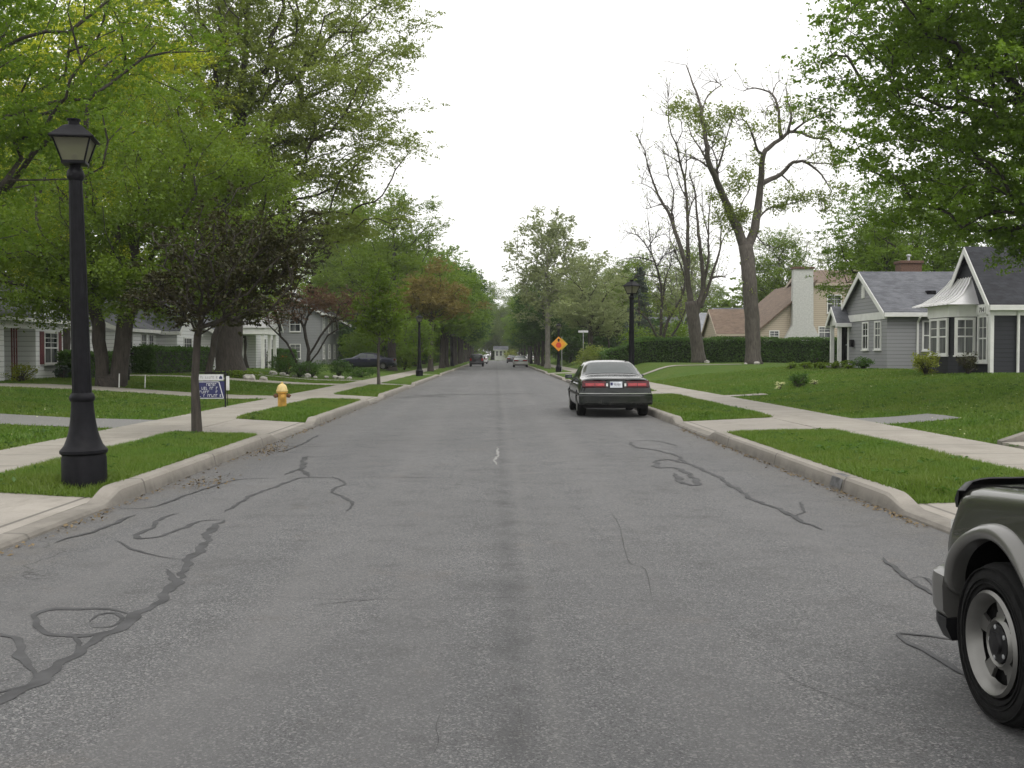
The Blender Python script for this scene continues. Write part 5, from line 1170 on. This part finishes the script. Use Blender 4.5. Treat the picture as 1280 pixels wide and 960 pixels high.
# amber warning sign on the lamp
sg = thing('warning_sign', 'amber diamond warning sign with red octagon strapped to the street lamp', 'sign', (5.2, 86.28, .17 + 2.3))
q = .62
MB().prism([(0, 0, -q), (q, 0, 0), (0, 0, q), (-q, 0, 0)], (0, .02, 0)).build('plate', M['amber'], sg)
MB().prism([(.24 * math.cos(R(22.5 + 45 * i)), -.012, -.1 + .24 * math.sin(R(22.5 + 45 * i))) for i in range(8)], (0, .01, 0)).build('octagon_symbol', M['signred'], sg)
MB().prism([(-.06, -.012, .18), (.06, -.012, .18), (.06, -.012, .3), (.16, -.012, .3), (0, -.012, .46), (-.16, -.012, .3), (-.06, -.012, .3)], (0, .01, 0)).build('arrow_symbol', M['blackpl'], sg)
MB().box(-.1, .1, .02, .13, -.3, -.25).box(-.1, .1, .02, .13, .25, .3).build('bracket', M['steel'], sg)
# yellow sign behind it facing the side street
sg2 = thing('warning_sign', 'yellow diamond sign peeping out to the right behind the amber one', 'sign', (5.52, 87.2, .17))
MB().tube([(0, 0, -.1), (0, 0, 2.9)], .03, 8).build('post', M['steel'], sg2)
MB().prism([(0, -.045, 1.78), (.5, -.045, 2.28), (0, -.045, 2.78), (-.5, -.045, 2.28)], (0, .012, 0)).build('plate', plain('sign_yellow', (.45, .38, .03), .5, .1), sg2)
# street name sign
sn = thing('street_name_sign', 'white street name sign on a slim pale post beyond the parked sedan', 'sign', (7.05, 84, ground_z(7.05, 84) + .02))
MB().tube([(0, 0, -.1), (0, 0, 3.3)], .03, 8).build('post', M['steel'], sn)
MB().box(-.40, .40, -.012, .012, 3.22, 3.38).build('blade', M['signwhite'], sn)

# yard sign
ys_ = thing('yard_sign', 'navy and white real estate sign hanging in a black frame on the left lawn', 'sign', (-7.75, 28.4, ground_z(-7.75, 28.4)), R(4))
MB().box(.36, .40, -.015, .02, -.1, 1.0).box(-.40, -.36, -.015, .02, -.1, 1.0).box(-.36, .36, -.01, .015, .95, .985).build('frame', M['blackpl'], ys_)
tp = MB().box(-.33, .33, -.008, .008, .76, .925).build('top_panel', M['signwhite'], ys_)
mp = MB().box(-.355, .355, -.01, .01, .26, .74).build('panel', M['navy'], ys_)
mb = MB(); y_ = -.0125
def bar(m, a, b, w_): 
    a, b = Vector((a[0], 0, a[1])), Vector((b[0], 0, b[1])); d = (b - a).normalized(); n_ = Vector((-d.z, 0, d.x)) * w_ / 2
    m.prism([a + n_ + Vector((0, y_, 0)), b + n_ + Vector((0, y_, 0)), b - n_ + Vector((0, y_, 0)), a - n_ + Vector((0, y_, 0))], (0, .002, 0))
bar(mb, (-.34, .72), (.20, .72), .02); bar(mb, (.21, .725), (.33, .275), .022); bar(mb, (-.34, .275), (.33, .275), .02)
mb.build('white_border', M['signwhite'], mp)
def letters(name, parent, rows, mat, seed):
    """lettering too blurred in the photograph to read: rows of small upright strokes"""
    r = random.Random(seed); m = MB()
    for x0, x1, z, h_ in rows:
        x = x0
        while x < x1:
            w_ = h_ * r.uniform(.45, .7)
            if r.random() < .88:
                k = r.randrange(3); m.box(x, x + w_ * .25, -.013, -.0105, z, z + h_)
                if k != 0: m.box(x + w_ * .27, x + w_, -.013, -.0105, z + h_ * .8, z + h_)
                if k != 1: m.box(x + w_ * .27, x + w_ * .9, -.013, -.0105, z, z + h_ * .2)
                if k == 2: m.box(x + w_ * .27, x + w_ * .8, -.013, -.0105, z + h_ * .4, z + h_ * .58)
            x += w_ + h_ * .18
    m.build(name, M[mat], parent)
letters('lettering', mp, [(-.12, .12, .61, .075), (-.25, .17, .51, .075), (-.31, .23, .41, .07), (-.31, .26, .31, .07)], 'signwhite', 3)
letters('lettering', tp, [(-.28, .16, .815, .06)], 'signgrey', 4)
MB().prism([(.22, -.011, .8), (.30, -.011, .8), (.30, -.011, .85), (.26, -.011, .89), (.22, -.011, .85)], (0, .002, 0)).build('house_emblem', M['navy'], tp)
wr = thing('flyer_box', 'small white tube on a thin post beside the yard sign', 'flyer box', (-7.62, 29.6, ground_z(-7.62, 29.6)))
MB().tube([(0, 0, -.1), (0, 0, .95)], .012, 6).build('post', M['blackpl'], wr); MB().bbox(-.05, .05, -.05, .05, .45, .85, .01).build('box', M['white'], wr)

# hydrant
hy = thing('fire_hydrant', 'yellow fire hydrant with paler cap on the left verge by the pavement', 'fire hydrant', (-5.62, 27.4, .17), R(20))
MB().lathe([(.15, -.05), (.15, .03), (.115, .035), (.112, .40), (.125, .41), (.15, .42), (.15, .45), (.125, .46)], 24).build('barrel', M['yellow'], hy, 40)
MB().lathe([(.155, .46), (.155, .49), (.14, .5), (.128, .56), (.1, .62), (.05, .655), (.035, .66), (.035, .70), (.01, .71)], 24).build('bonnet', M['cream'], hy, 40)
for ax, r_, L_, z, mt in (((1, 0, 0), .055, .2, .345, 'rust'), ((-1, 0, 0), .055, .2, .345, 'rust'), ((0, -1, 0), .075, .19, .31, 'cream')):
    rot = Vector((0, 0, 1)).rotation_difference(Vector(ax)).to_matrix().to_4x4(); T = Matrix.Translation((0, 0, z)) @ rot
    nz = MB().lathe([(r_ * .8, .08), (r_ * .8, L_ - .06), (r_, L_ - .055), (r_, L_), (r_ * .4, L_ + .005), (r_ * .4, L_ + .03), (.005, L_ + .032)], 14, T).build('nozzle', M['yellow'] if mt != 'rust' else M['rust'], hy, 40)
# thin posts in the left yard
pf = thing('yard_post', 'thin dark post with a small crossbar before the hedge on the left lawn', 'post', (-15.2, 43.3, ground_z(-15.2, 43.3)))
MB().tube([(0, 0, -.1), (0, 0, 1.75)], .035, 8).build('post', M['blackpl'], pf); MB().box(-.2, .2, -.02, .02, 1.1, 1.16).build('crossbar', M['blackpl'], pf)
for i, (x, y) in enumerate([(-13.2, 36.6), (-12.5, 37.2)]):
    s_ = thing('garden_stake', ['short white stake nearer the two stemmed tree', 'short white stake a little right of the other one'][i], 'stake', (x, y, ground_z(x, y)))
    MB().tube([(0, 0, -.1), (.02, 0, .5)], .02, 6).build('stake', M['white'], s_)
# ------------------------------------------------------------------ vehicles
def chaikin(P, k=2):
    P = np.array(P, float)
    for _ in range(k):
        Q = [P[0]]
        for a, b in zip(P[:-1], P[1:]): Q += [a * .75 + b * .25, a * .25 + b * .75]
        Q.append(P[-1]); P = np.array(Q)
    return P
class Body:
    def __init__(s, rows, rl, fl, dy=.05, sig=.07):
        rows = np.array(rows, float); s.L = rows[-1, 0]
        y = np.arange(0, s.L + 1e-6, .01); d = np.stack([np.interp(y, rows[:, 0], rows[:, i]) for i in range(1, 7)], 1)
        k = int(3 * sig / .01); ker = np.exp(-.5 * (np.arange(-k, k + 1) * .01 / sig) ** 2); ker /= ker.sum()
        pad = np.concatenate([2 * d[:1] - d[k:0:-1], d, 2 * d[-1:] - d[-2:-k - 2:-1]])
        s.y = y; s.d = np.stack([np.convolve(pad[:, i], ker, 'valid') for i in range(6)], 1); s.rl, s.fl = rl, fl
    def par(s, y): return [np.interp(y, s.y, s.d[:, i]) for i in range(6)]
    def wf(s, y): return max(.42, min(1, (max(y, 0) / s.rl) ** .25, (max(s.L - y, 0) / s.fl) ** .25))
    def ring(s, y):
        zb, ze, zt, wl, wb, wt = s.par(y); f = s.wf(y); h = zt - ze
        P = [(0, zb), (wl * .82, zb), (wl * .97, zb + .045), (wl, zb + .15), (wl + .012, zb * .5 + ze * .5 + .04), (wl * .25 + wb * .75 + .008, ze - .075), (wb, ze - .005),
             (wb - .018 - .06 * h, ze + .03 * min(1, h / .1) + .08 * h), (wb * .5 + wt * .5 + .01, ze + h * .55), (wt + .025, zt - min(.07, h * .3)), (wt * .88, zt - min(.016, h * .12)), (wt * .5, zt), (0, zt + .004)]
        P = chaikin(P, 2); P[:, 0] *= f; return P
    def side(s, y, z):
        P = s.ring(y); i0 = int(np.argmax(P[:, 0])); Q = P[i0:]; k = np.argsort(Q[:, 1]); 
        if z < Q[0, 1]: Q = P[:i0 + 1]; return float(np.interp(z, Q[:, 1], Q[:, 0]))
        return float(np.interp(z, Q[k, 1], Q[k, 0]))
    def top(s, x, y):
        P = s.ring(y); i0 = int(np.argmax(P[:, 0])); Q = P[i0:][::-1]; return float(np.interp(abs(x), Q[:, 0], Q[:, 1]))
    def mesh(s, name, mats, root, arches, dy=.05):
        ys_ = np.unique(np.round(np.concatenate([np.arange(0, s.L + .001, dy), [.004, .012, .025, .07, s.L - .004, s.L - .012, s.L - .025, s.L - .07, s.L]]), 4))
        V, Fc = [], []; 
        for y in ys_:
            P = s.ring(y); P = P[:-1] if False else P
            full = [(x, z) for x, z in P] + [(-x, z) for x, z in P[-2:0:-1]]; m = len(full)
            V += [(x, y, z) for x, z in full]
        n_ = len(ys_)
        Fc = [(j * m + k, (j + 1) * m + k, (j + 1) * m + (k + 1) % m, j * m + (k + 1) % m) for j in range(n_ - 1) for k in range(m)]
        Fc += [list(range(m)), list(range((n_ - 1) * m, n_ * m))[::-1]]
        o = raw(name, V, Fc, mats, root, True)
        bm = bmesh.new(); bm.from_mesh(o.data); bmesh.ops.recalc_face_normals(bm, faces=bm.faces[:]); bm.to_mesh(o.data); bm.free()
        cuts = []
        for ay, az, ar in arches:
            for sd_ in (-1, 1):
                T = Matrix.Translation((sd_ * .98, ay, az)) @ Matrix.Rotation(R(90), 4, 'Y')
                c = MB().lathe([(ar, -.42), (ar, .42)], 40, T).build('cut', mats[1], None)
                bm = bmesh.new(); bm.from_mesh(c.data); bmesh.ops.recalc_face_normals(bm, faces=bm.faces[:]); bm.to_mesh(c.data); bm.free()
                c.parent = root; cuts.append(c); md = o.modifiers.new('b', 'BOOLEAN'); md.operation = 'DIFFERENCE'; md.solver = 'EXACT'; md.object = c; md.material_mode = 'TRANSFER'
        if cuts:
            dg = bpy.context.evaluated_depsgraph_get(); me = bpy.data.meshes.new_from_object(o.evaluated_get(dg)); o.modifiers.clear(); o.data = me
            for c in cuts: cm = c.data; bpy.data.objects.remove(c); bpy.data.meshes.remove(cm)
            me.polygons.foreach_set('use_smooth', [True] * len(me.polygons)); me.set_sharp_from_angle(angle=R(38))
        return o
    def side_patch(s, name, corners, mat, parent, off=.006, nx=10, nz=6, both=True):
        """corners in (y, z): rear-low, front-low, front-high, rear-high"""
        A, B, C_, D_ = [np.array(c, float) for c in corners]
        out = []
        for sd_ in ((-1, 1) if both else (-1,)):
            V, Fc = [], []
            for j in range(nz + 1):
                for i in range(nx + 1):
                    u, v = i / nx, j / nz; q = A * (1 - u) * (1 - v) + B * u * (1 - v) + C_ * u * v + D_ * (1 - u) * v
                    V.append((sd_ * (s.side(q[0], q[1]) + off), q[0], q[1]))
            Fc = [(j * (nx + 1) + i, j * (nx + 1) + i + 1, (j + 1) * (nx + 1) + i + 1, (j + 1) * (nx + 1) + i) for j in range(nz) for i in range(nx)]
            if sd_ < 0: Fc = [f[::-1] for f in Fc]
            out.append(raw(name, V, Fc, mat, parent, True))
        return out
    def top_patch(s, name, y0, y1, w0, w1, mat, parent, off=.007, nx=16, ny=10):
        V = []
        for j in range(ny + 1):
            y = y0 + (y1 - y0) * j / ny; w_ = w0 + (w1 - w0) * j / ny
            for i in range(nx + 1):
                x = w_ * (2 * i / nx - 1); V.append((x, y, s.top(x, y) + off))
        Fc = [(j * (nx + 1) + i, j * (nx + 1) + i + 1, (j + 1) * (nx + 1) + i + 1, (j + 1) * (nx + 1) + i) for j in range(ny) for i in range(nx)]
        return raw(name, V, Fc, mat, parent, True)
    def end_patch(s, name, x0, x1, z0, z1, mat, parent, proud=.015, th=.05, front=False, nx=14, round_=0, lean=0):
        """strip wrapped round the rear (or front) end"""
        L_ = s.fl if front else s.rl; w_ = s.d[len(s.d) // 2, 3] + .012
        def pos(x, o, z):
            q = L_ * (min(1, abs(x) / w_)) ** 4; y = q - o
            sx = 1 + o * .25 / w_
            y += lean * (z - z0)
            return (x * sx, s.L - y if front else y, z)
        V = []; prof = [(-th, z0), (proud - round_, z0), (proud, z0 + round_ * 1.2), (proud, z1 - round_ * 1.2), (proud - round_, z1), (-th, z1)]
        for i in range(nx + 1):
            x = x0 + (x1 - x0) * i / nx; V += [pos(x, o, z) for o, z in prof]
        k = 6; Fc = [(i * k + a, (i + 1) * k + a, (i + 1) * k + (a + 1) % k, i * k + (a + 1) % k) for i in range(nx) for a in range(k)] + [tuple(range(k)), tuple(range(nx * k, nx * k + k))[::-1]]
        if front: Fc = [f[::-1] for f in Fc]
        o = raw(name, V, Fc, mat, parent, 35); return o

def axis_x(x, y, z, sd_=1): return Matrix.Translation((x, y, z)) @ Matrix.Rotation(R(90) * sd_, 4, 'Y')
def wheel(root, x, y, R_, wd, sd_, rim_r, fancy=False):
    T = axis_x(x, y, R_, sd_); h_ = wd / 2
    prof = [(rim_r - .01, -h_ + .03), (rim_r + .01, -h_ + .005), (R_ * .86, -h_ - .004), (R_ * .955, -h_ + .012), (R_ - .004, -h_ + .035)]
    for k in range(5):
        z = -h_ + .05 + (wd - .1) * k / 4; prof += [(R_, z - .009), (R_, z + .009), (R_ - .008, z + .011), (R_ - .008, z + (wd - .1) / 4 - .011)] if k < 4 else [(R_, z - .009), (R_, z)]
    prof += [(R_ - .004, h_ - .035), (R_ * .955, h_ - .012), (R_ * .86, h_ + .004), (rim_r + .012, h_ - .004), (rim_r + .004, h_ - .02), (rim_r - .02, h_ - .08)]
    w_ = MB().lathe(prof, 48, T).build('wheel', M['rubber'], root, 40)
    mb = MB()
    for rr_, o_ in ((R_ * .93, h_ + .0), (R_ * .80, h_ + .003), (rim_r + .03, h_ + .002)): mb.lathe([(rr_ - .004, o_ - .008), (rr_ - .002, o_ + .006), (rr_ + .002, o_ + .006), (rr_ + .004, o_ - .008)], 48, T)
    mb.V = mb.V; raw('sidewall_ring', mb.V, [f for f in mb.F if len(f) == 4], M['rubber'], w_, 40)
    bm = bmesh.new(); nA = 60
    if fancy:
        rs = [(.02, -.018), (.048, -.015), (.055, -.03), (.085, -.035), (.10, -.05), (.128, -.058), (.192, -.052), (.204, -.03), (.211, -.012), (rim_r, .002)]
        win = lambda i, a: i < 3 or 3 < i < 6 and abs((a % 12) - 5.5) < (3.2 if i == 4 else 3.9)
    else:
        rs = [(.02, -.01), (.05, -.01), (.07, -.02), (rim_r * .6, -.025), (rim_r * .85, -.02), (rim_r * .94, -.012), (rim_r, .0)]
        win = lambda i, a: 3 <= i < 4 and (a % 6) in (1, 2, 3)
    vs = [[bm.verts.new((r_ * math.cos(2 * math.pi * k / nA), r_ * math.sin(2 * math.pi * k / nA), h_ + z)) for k in range(nA)] for r_, z in rs]
    for i in range(len(rs) - 1):
        for k in range(nA):
            if win(i, k): continue
            bm.faces.new((vs[i][k], vs[i + 1][k], vs[i + 1][(k + 1) % nA], vs[i][(k + 1) % nA]))
    if not fancy: bm.faces.new(vs[0])
    bmesh.ops.recalc_face_normals(bm, faces=bm.faces[:]); bmesh.ops.solidify(bm, geom=bm.faces[:], thickness=.018)
    bmesh.ops.transform(bm, matrix=T, verts=bm.verts[:]); me = bpy.data.meshes.new('rim'); bm.to_mesh(me); bm.free()
    me.materials.append(M['alloy']); me.polygons.foreach_set('use_smooth', [True] * len(me.polygons)); me.set_sharp_from_angle(angle=R(30)); mesh_obj('rim', me, w_)
    MB().lathe([(.05, h_ - .045), (.05, h_ - .012), (.042, h_ - .002), (.01, h_ + .002)] if not fancy else [(.082, h_ - .06), (.082, h_ - .026), (.05, h_ - .020), (.045, h_ - .008), (.01, h_ - .004)], 24, T).build('hub_cap', M['blackpl'] if fancy else M['alloy'], w_, 40)
    if fancy:
        mb = MB()
        for k in range(5): a = 2 * math.pi * k / 5 + .3; mb.lathe([(.011, h_ - .06), (.011, h_ - .022), (.004, h_ - .02)], 6, T @ Matrix.Translation((.07 * math.cos(a), .07 * math.sin(a), 0)))
        mb.build('lug_nut', M['steel'], w_)
    return w_

# --- dark sedan parked at the right kerb
SED = [(0, .36, .80, .98, .87, .80, .62), (.05, .33, .84, 1.0, .90, .83, .66), (.2, .30, .90, 1.03, .915, .86, .70), (.6, .26, .93, 1.055, .92, .875, .71), (.92, .24, .94, 1.08, .92, .875, .69), (1.25, .23, .945, 1.24, .92, .875, .645), (1.62, .22, .945, 1.40, .92, .875, .615),
       (2.0, .21, .945, 1.44, .92, .875, .60), (2.6, .21, .94, 1.45, .92, .875, .60), (3.0, .21, .93, 1.40, .92, .875, .61), (3.42, .21, .92, 1.16, .92, .87, .66), (3.72, .21, .91, 1.02, .92, .865, .73), (4.3, .23, .86, .94, .92, .85, .72), (4.75, .28, .77, .84, .90, .82, .68), (4.93, .32, .68, .75, .87, .78, .64), (5.0, .36, .62, .68, .84, .76, .6)]
def sedan(name, label, loc, rz, body_mat, group=None):
    root = thing(name, label, 'car', loc, rz, group); b = Body(SED, .12, .3)
    o = b.mesh('body', [body_mat, M['dark']], root, [(1.02, .32, .37), (3.85, .32, .37)])
    b.top_patch('rear_window', .97, 1.60, .70, .575, M['cglass'], root)
    b.top_patch('windscreen', 3.66, 3.06, .70, .575, M['cglass'], root)
    b.side_patch('rear_side_window', [(1.62, .985), (2.38, .985), (2.38, 1.345), (1.86, 1.33)], M['cglass'], root)
    b.side_patch('front_side_window', [(2.46, .985), (3.30, .975), (2.98, 1.32), (2.46, 1.345)], M['cglass'], root)
    b.side_patch('side_moulding', [(.1, .56), (4.85, .54), (4.85, .60), (.1, .62)], M['blackpl'], root, .014, 40, 2)
    rb = b.end_patch('rear_bumper', -.915, .915, .33, .60, body_mat, root, .06, .06, round_=.04, nx=30)
    b.end_patch('bumper_strip', -.905, .905, .605, .628, M['chrome'], rb, .05, .03)
    b.end_patch('rear_valance', -.8, .8, .25, .335, M['dark'], root, .02, .2)
    for sd_ in (-1, 1):
        a, c = sorted((sd_ * .26, sd_ * .835)); tl = b.end_patch('tail_light', a, c, .765, .945, M['darkred'], root, .028, .05, round_=.02, lean=.16)
        for q0, q1 in ((.30, .52), (.54, .76)):
            a, c = sorted((sd_ * q0, sd_ * q1)); b.end_patch('lamp_lens', a, c, .80, .875, M['red'], tl, .033, .02, round_=.01, lean=.16)
        a, c = sorted((sd_ * .205, sd_ * .25)); b.end_patch('reversing_light', a, c, .80, .87, M['lens'], tl, .033, .02, lean=.16)
    pl_ = b.end_patch('plate_recess', -.2, .2, .745, .95, M['blackpl'], root, .02, .04, lean=.16)
    np_ = b.end_patch('number_plate', -.153, .153, .765, .915, M['plate'], pl_, .03, .01, nx=2, lean=.16)
    b.end_patch('boot_edge', -.78, .78, .955, .968, M['blackpl'], root, .018, .03, lean=.16)
    mb = MB()      # the characters are too blurred in the photograph to read
    for k in range(5): mb.box(-.06 + k * .036, -.036 + k * .036, -.021 - .001 * (k % 2), -.019, .80, .872)
    mb.build('plate_lettering', M['signgrey'], np_); MB().box(-.142, -.085, -.021, -.019, .79, .895).build('plate_emblem', M['navy'], np_)
    b.end_patch('front_bumper', -.84, .84, .36, .56, body_mat, root, .05, .06, True, round_=.03)
    for sd_ in (-1, 1):
        a, c = sorted((sd_ * .45, sd_ * .86)); b.end_patch('headlight', a, c, .575, .68, M['lens'], root, .012, .05, True)
        mr = MB().bbox(-.1, .1, -.06, .06, -.055, .06, .03, Matrix.Translation((sd_ * 1.0, 3.02, .985))).box(-.06, .06, -.03, .03, -.03, .0, Matrix.Translation((sd_ * .9, 3.03, .955))).build('wing_mirror', body_mat, root, 40)
        MB().box(-.08, .08, -.066, -.061, -.04, .045, Matrix.Translation((sd_ * 1.0, 3.02, .985))).build('mirror_glass', M['cglass'], mr)
        for yy in (1.02, 3.85): wheel(root, sd_ * .80, yy, .32, .21, sd_, .2)
        for yy in (2.42, 1.5): 
            V = b.side(yy - .25, .84); MB().bbox(-.02, .025, -.1, .1, -.015, .015, .008, Matrix.Translation((sd_ * (V + .01), yy - .2, .84))).build('door_handle', M['chrome'], root)
    b.end_patch('grille', -.38, .38, .575, .66, M['chrome'], root, .012, .05, True)
    MB().tube([(.45, .02, .27), (.45, .5, .28)], .03, 10).build('exhaust_pipe', M['steel'], root)
    # seen through the rear window: parcel shelf brake light
    return root
car_paint = paint('dark_green_black_paint', (.006, .009, .008), .1, .16)
buick = sedan('parked_car', 'dark green almost black sedan parked at the right kerb, seen from behind', (3.02, 26.1, 0), R(-.3), car_paint)
def recolour(src, loc, rz, label, col, name=None, group=None, s=(1, 1, 1)):
    c = copy_tree(src); c.location = loc; c.rotation_euler = (0, 0, rz); c.scale = s; c['label'] = label
    if group: c['group'] = group
    m = paint(label[:24].replace(' ', '_'), col, .4, .3); old = src_paint[src.name]; done = {}
    for ch in [c] + list(c.children_recursive):
        if ch.type == 'MESH' and ch.data.materials and ch.data.materials[0] == old:
            if ch.data.name not in done: done[ch.data.name] = ch.data.copy(); done[ch.data.name].materials[0] = m
            ch.data = done[ch.data.name]
    return c
src_paint = {buick.name: car_paint}
recolour(buick, (-8.6, 89.5, ground_z(-11, 89.5) + .02), R(90), 'dark navy sedan parked across the left lawn in a driveway', (.014, .016, .035))
recolour(buick, (3.05, 128, 0), 0, 'silver sedan parked at the right kerb farther down the street', (.42, .42, .40))
recolour(buick, (2.9, 190, 0), 0, 'dark sedan with pale rear window far down the right kerb', (.05, .05, .06))
recolour(buick, (-2.35, 172, 0), 0, 'white sedan behind the dark van on the left kerb', (.75, .75, .75))
recolour(buick, (-2.5, 205, 0), 0, 'farthest pale sedan on the left kerb', (.5, .52, .55))
recolour(buick, (8.6, 232, .1), R(30), 'white car parked off the street far down on the right', (.78, .78, .78))

# --- pewter sport utility vehicle cut by the right edge of the frame
SUVR = [(0, .5, 1.0, 1.5, .80, .79, .62), (.1, .45, 1.02, 1.62, .855, .83, .66), (.8, .42, 1.03, 1.66, .86, .84, .67), (2.2, .40, 1.03, 1.66, .86, .84, .67), (2.75, .40, 1.02, 1.6, .86, .84, .66), (3.3, .40, 1.0, 1.07, .86, .835, .70), (3.7, .40, .965, 1.035, .86, .825, .72), (4.15, .42, .925, .995, .86, .815, .72), (4.33, .45, .88, .95, .86, .80, .7), (4.42, .5, .82, .89, .85, .78, .68)]
suv_paint = paint('pewter_paint', (.075, .077, .064), .55, .22); suv_trim = paint('silver_grey_cladding', (.14, .138, .13), .5, .3)
def suv(name, label, loc, body_mat, trim_mat, rz=0, group=None, detail=True):
    root = thing(name, label, 'sport utility vehicle', loc, rz, group); b = Body(SUVR, .12, .2, sig=.05)
    b.mesh('body', [body_mat, M['dark']], root, [(1.0, .36, .44), (3.72, .36, .44)], .04)
    b.top_patch('windscreen', 3.24, 2.82, .70, .62, M['cglass'], root)
    b.side_patch('rear_side_window', [(.2, 1.08), (1.55, 1.08), (1.55, 1.55), (.25, 1.55)], M['cglass'], root)
    b.side_patch('front_side_window', [(1.63, 1.08), (2.95, 1.07), (2.62, 1.52), (1.63, 1.55)], M['cglass'], root)
    b.side_patch('side_cladding', [(1.5, .43), (3.22, .43), (3.22, .60), (1.5, .60)], trim_mat, root, .02, 12, 3)
    for sd_ in (-1, 1):
        for yy in (1.0, 3.72):
            wheel(root, sd_ * .765, yy, .348, .235, sd_, .228, detail)
            prof = [(.433, -.03), (.434, .03), (.442, .046), (.466, .054), (.488, .046), (.503, .02), (.507, -.02)]
            V, Fc = [], []; na = 36
            for i in range(na + 1):
                a = R(-9 + 198 * i / na)
                for r_, o in prof:
                    yy2, zz = yy + r_ * math.cos(a), .36 + r_ * math.sin(a)
                    V.append((sd_ * (b.side(min(max(yy2, .12), 4.22), max(zz, .42)) + o), yy2, zz))
            k = len(prof); Fc = [(i * k + j, (i + 1) * k + j, (i + 1) * k + j + 1, i * k + j + 1) for i in range(na) for j in range(k - 1)]
            if sd_ < 0: Fc = [f[::-1] for f in Fc]
            raw('wheel_arch_flare', V, Fc, trim_mat, root, True)
        a, c = sorted((sd_ * .4, sd_ * .82)); b.end_patch('headlight', a, c, .66, .80, M['lens'], root, .01, .04, True)
        a, c = sorted((sd_ * .62, sd_ * .83)); b.end_patch('tail_light', a, c, .75, 1.05, M['red'], root, .012, .04)
        MB().bbox(-.11, .11, -.05, .06, -.09, .1, .03, Matrix.Translation((sd_ * .97, 2.72, 1.12))).build('wing_mirror', M['blackpl'], root, 40)
        MB().bbox(-.02, .03, -.09, .09, -.02, .02, .01, Matrix.Translation((sd_ * .86, 1.85, .93))).build('door_handle', M['blackpl'], root)
    b.end_patch('grille', -.38, .38, .62, .80, M['blackpl'], root, .01, .04, True)
    # front bumper that wraps back to the wheel openings
    def wrap(name, prof, mat, y_back, grow=0.0):
        V, Fc = [], []; path = []
        for i in range(41):
            t = -math.pi / 2 + math.pi * i / 40; sx, cx = math.sin(t), math.cos(t)
            path.append((.845 * math.copysign(abs(sx) ** .42, sx), y_back + (4.41 - y_back) * abs(cx) ** .42, Vector((sx, cx, 0))))
        for x, y, nn in path:
            for o, z in prof: V.append((x + nn.x * (o + grow), y + nn.y * (o + grow), z))
        k = len(prof); Fc = [(i * k + j, i * k + (j + 1) % k, (i + 1) * k + (j + 1) % k, (i + 1) * k + j) for i in range(40) for j in range(k)] + [tuple(range(k))[::-1], tuple(range(40 * k, 41 * k))]
        return raw(name, V, Fc, mat, root, 40)
    bp = wrap('front_bumper', [(-.02, .35), (.03, .345), (.055, .38), (.062, .50), (.055, .545), (.03, .562), (-.02, .565)], trim_mat, 4.17)
    wrap('front_valance', [(-.06, .24), (.01, .235), (.04, .30), (.04, .343), (-.06, .345)], M['blackpl'], 4.17)
    b.end_patch('rear_bumper', -.86, .86, .42, .6, trim_mat, root, .09, .06, round_=.03)
    # shut lines: bonnet edge and the gap behind the wing
    for sd_ in (-1, 1):
        mb = MB(); mb.tube([(sd_ * .70, y, b.top(.70, y) - .001) for y in np.linspace(3.3, 4.28, 16)], .006, 6)
        mb.tube([(sd_ * (b.side(3.02, z) - .001), 3.02 - .0, z) for z in np.linspace(.5, .98, 10)], .006, 6); mb.build('shut_line', M['dark'], root)
    # smoked deflector along the bonnet edge
    V, Fc = [], []
    for i in range(31):
        x = -.80 + 1.6 * i / 30; q = .2 * (abs(x) / .873) ** 4; yb = 4.42 - q
        f_ = 1 - .5 * max(0, (abs(x) - .62) / .18) ** 2
        z0 = b.top(x, min(yb - .10, 4.3)) 
        for dy_, dz in ((.035, -.06), (.05, -.02), (.02, .035 * f_ + .005), (-.05, .062 * f_), (-.058, .056 * f_), (.005, .02), (.015, -.06)): V.append((x * 1.01, yb - .06 + dy_, z0 + dz - .005))
    k = 7; Fc = [(i * k + j, (i + 1) * k + j, (i + 1) * k + (j + 1) % k, i * k + (j + 1) % k) for i in range(30) for j in range(k)] + [tuple(range(k)), tuple(range(30 * k, 31 * k))[::-1]]
    raw('bonnet_deflector', V, Fc, M['blackpl'], root, 40)
    return root
sv = suv('parked_suv', 'pewter grey sport utility vehicle with alloy wheels cut by the right edge of the photo', (3.03, .72, 0), suv_paint, suv_trim)
van = copy_tree(sv); van.location = (-2.55, 136, 0); van.rotation_euler = (0, 0, 0); van.scale = (1.04, 1, 1.02); van['label'] = 'dark grey van seen from behind at the left kerb, nearest car on that side'
vp = paint('dark_grey_paint', (.05, .05, .055), .3, .3)
for ch in van.children:
    if ch.type == 'MESH' and ch.data.materials[0] in (suv_paint, suv_trim): ch.data = ch.data.copy(); ch.data.materials[0] = vp
b_ = Body(SUVR, .12, .2, sig=.05)
b_.end_patch('rear_window', -.62, .62, 1.08, 1.5, M['cglass'], van, .01, .04); b_.end_patch('rear_window', -.62, .62, 1.08, 1.5, M['cglass'], sv, .01, .04)
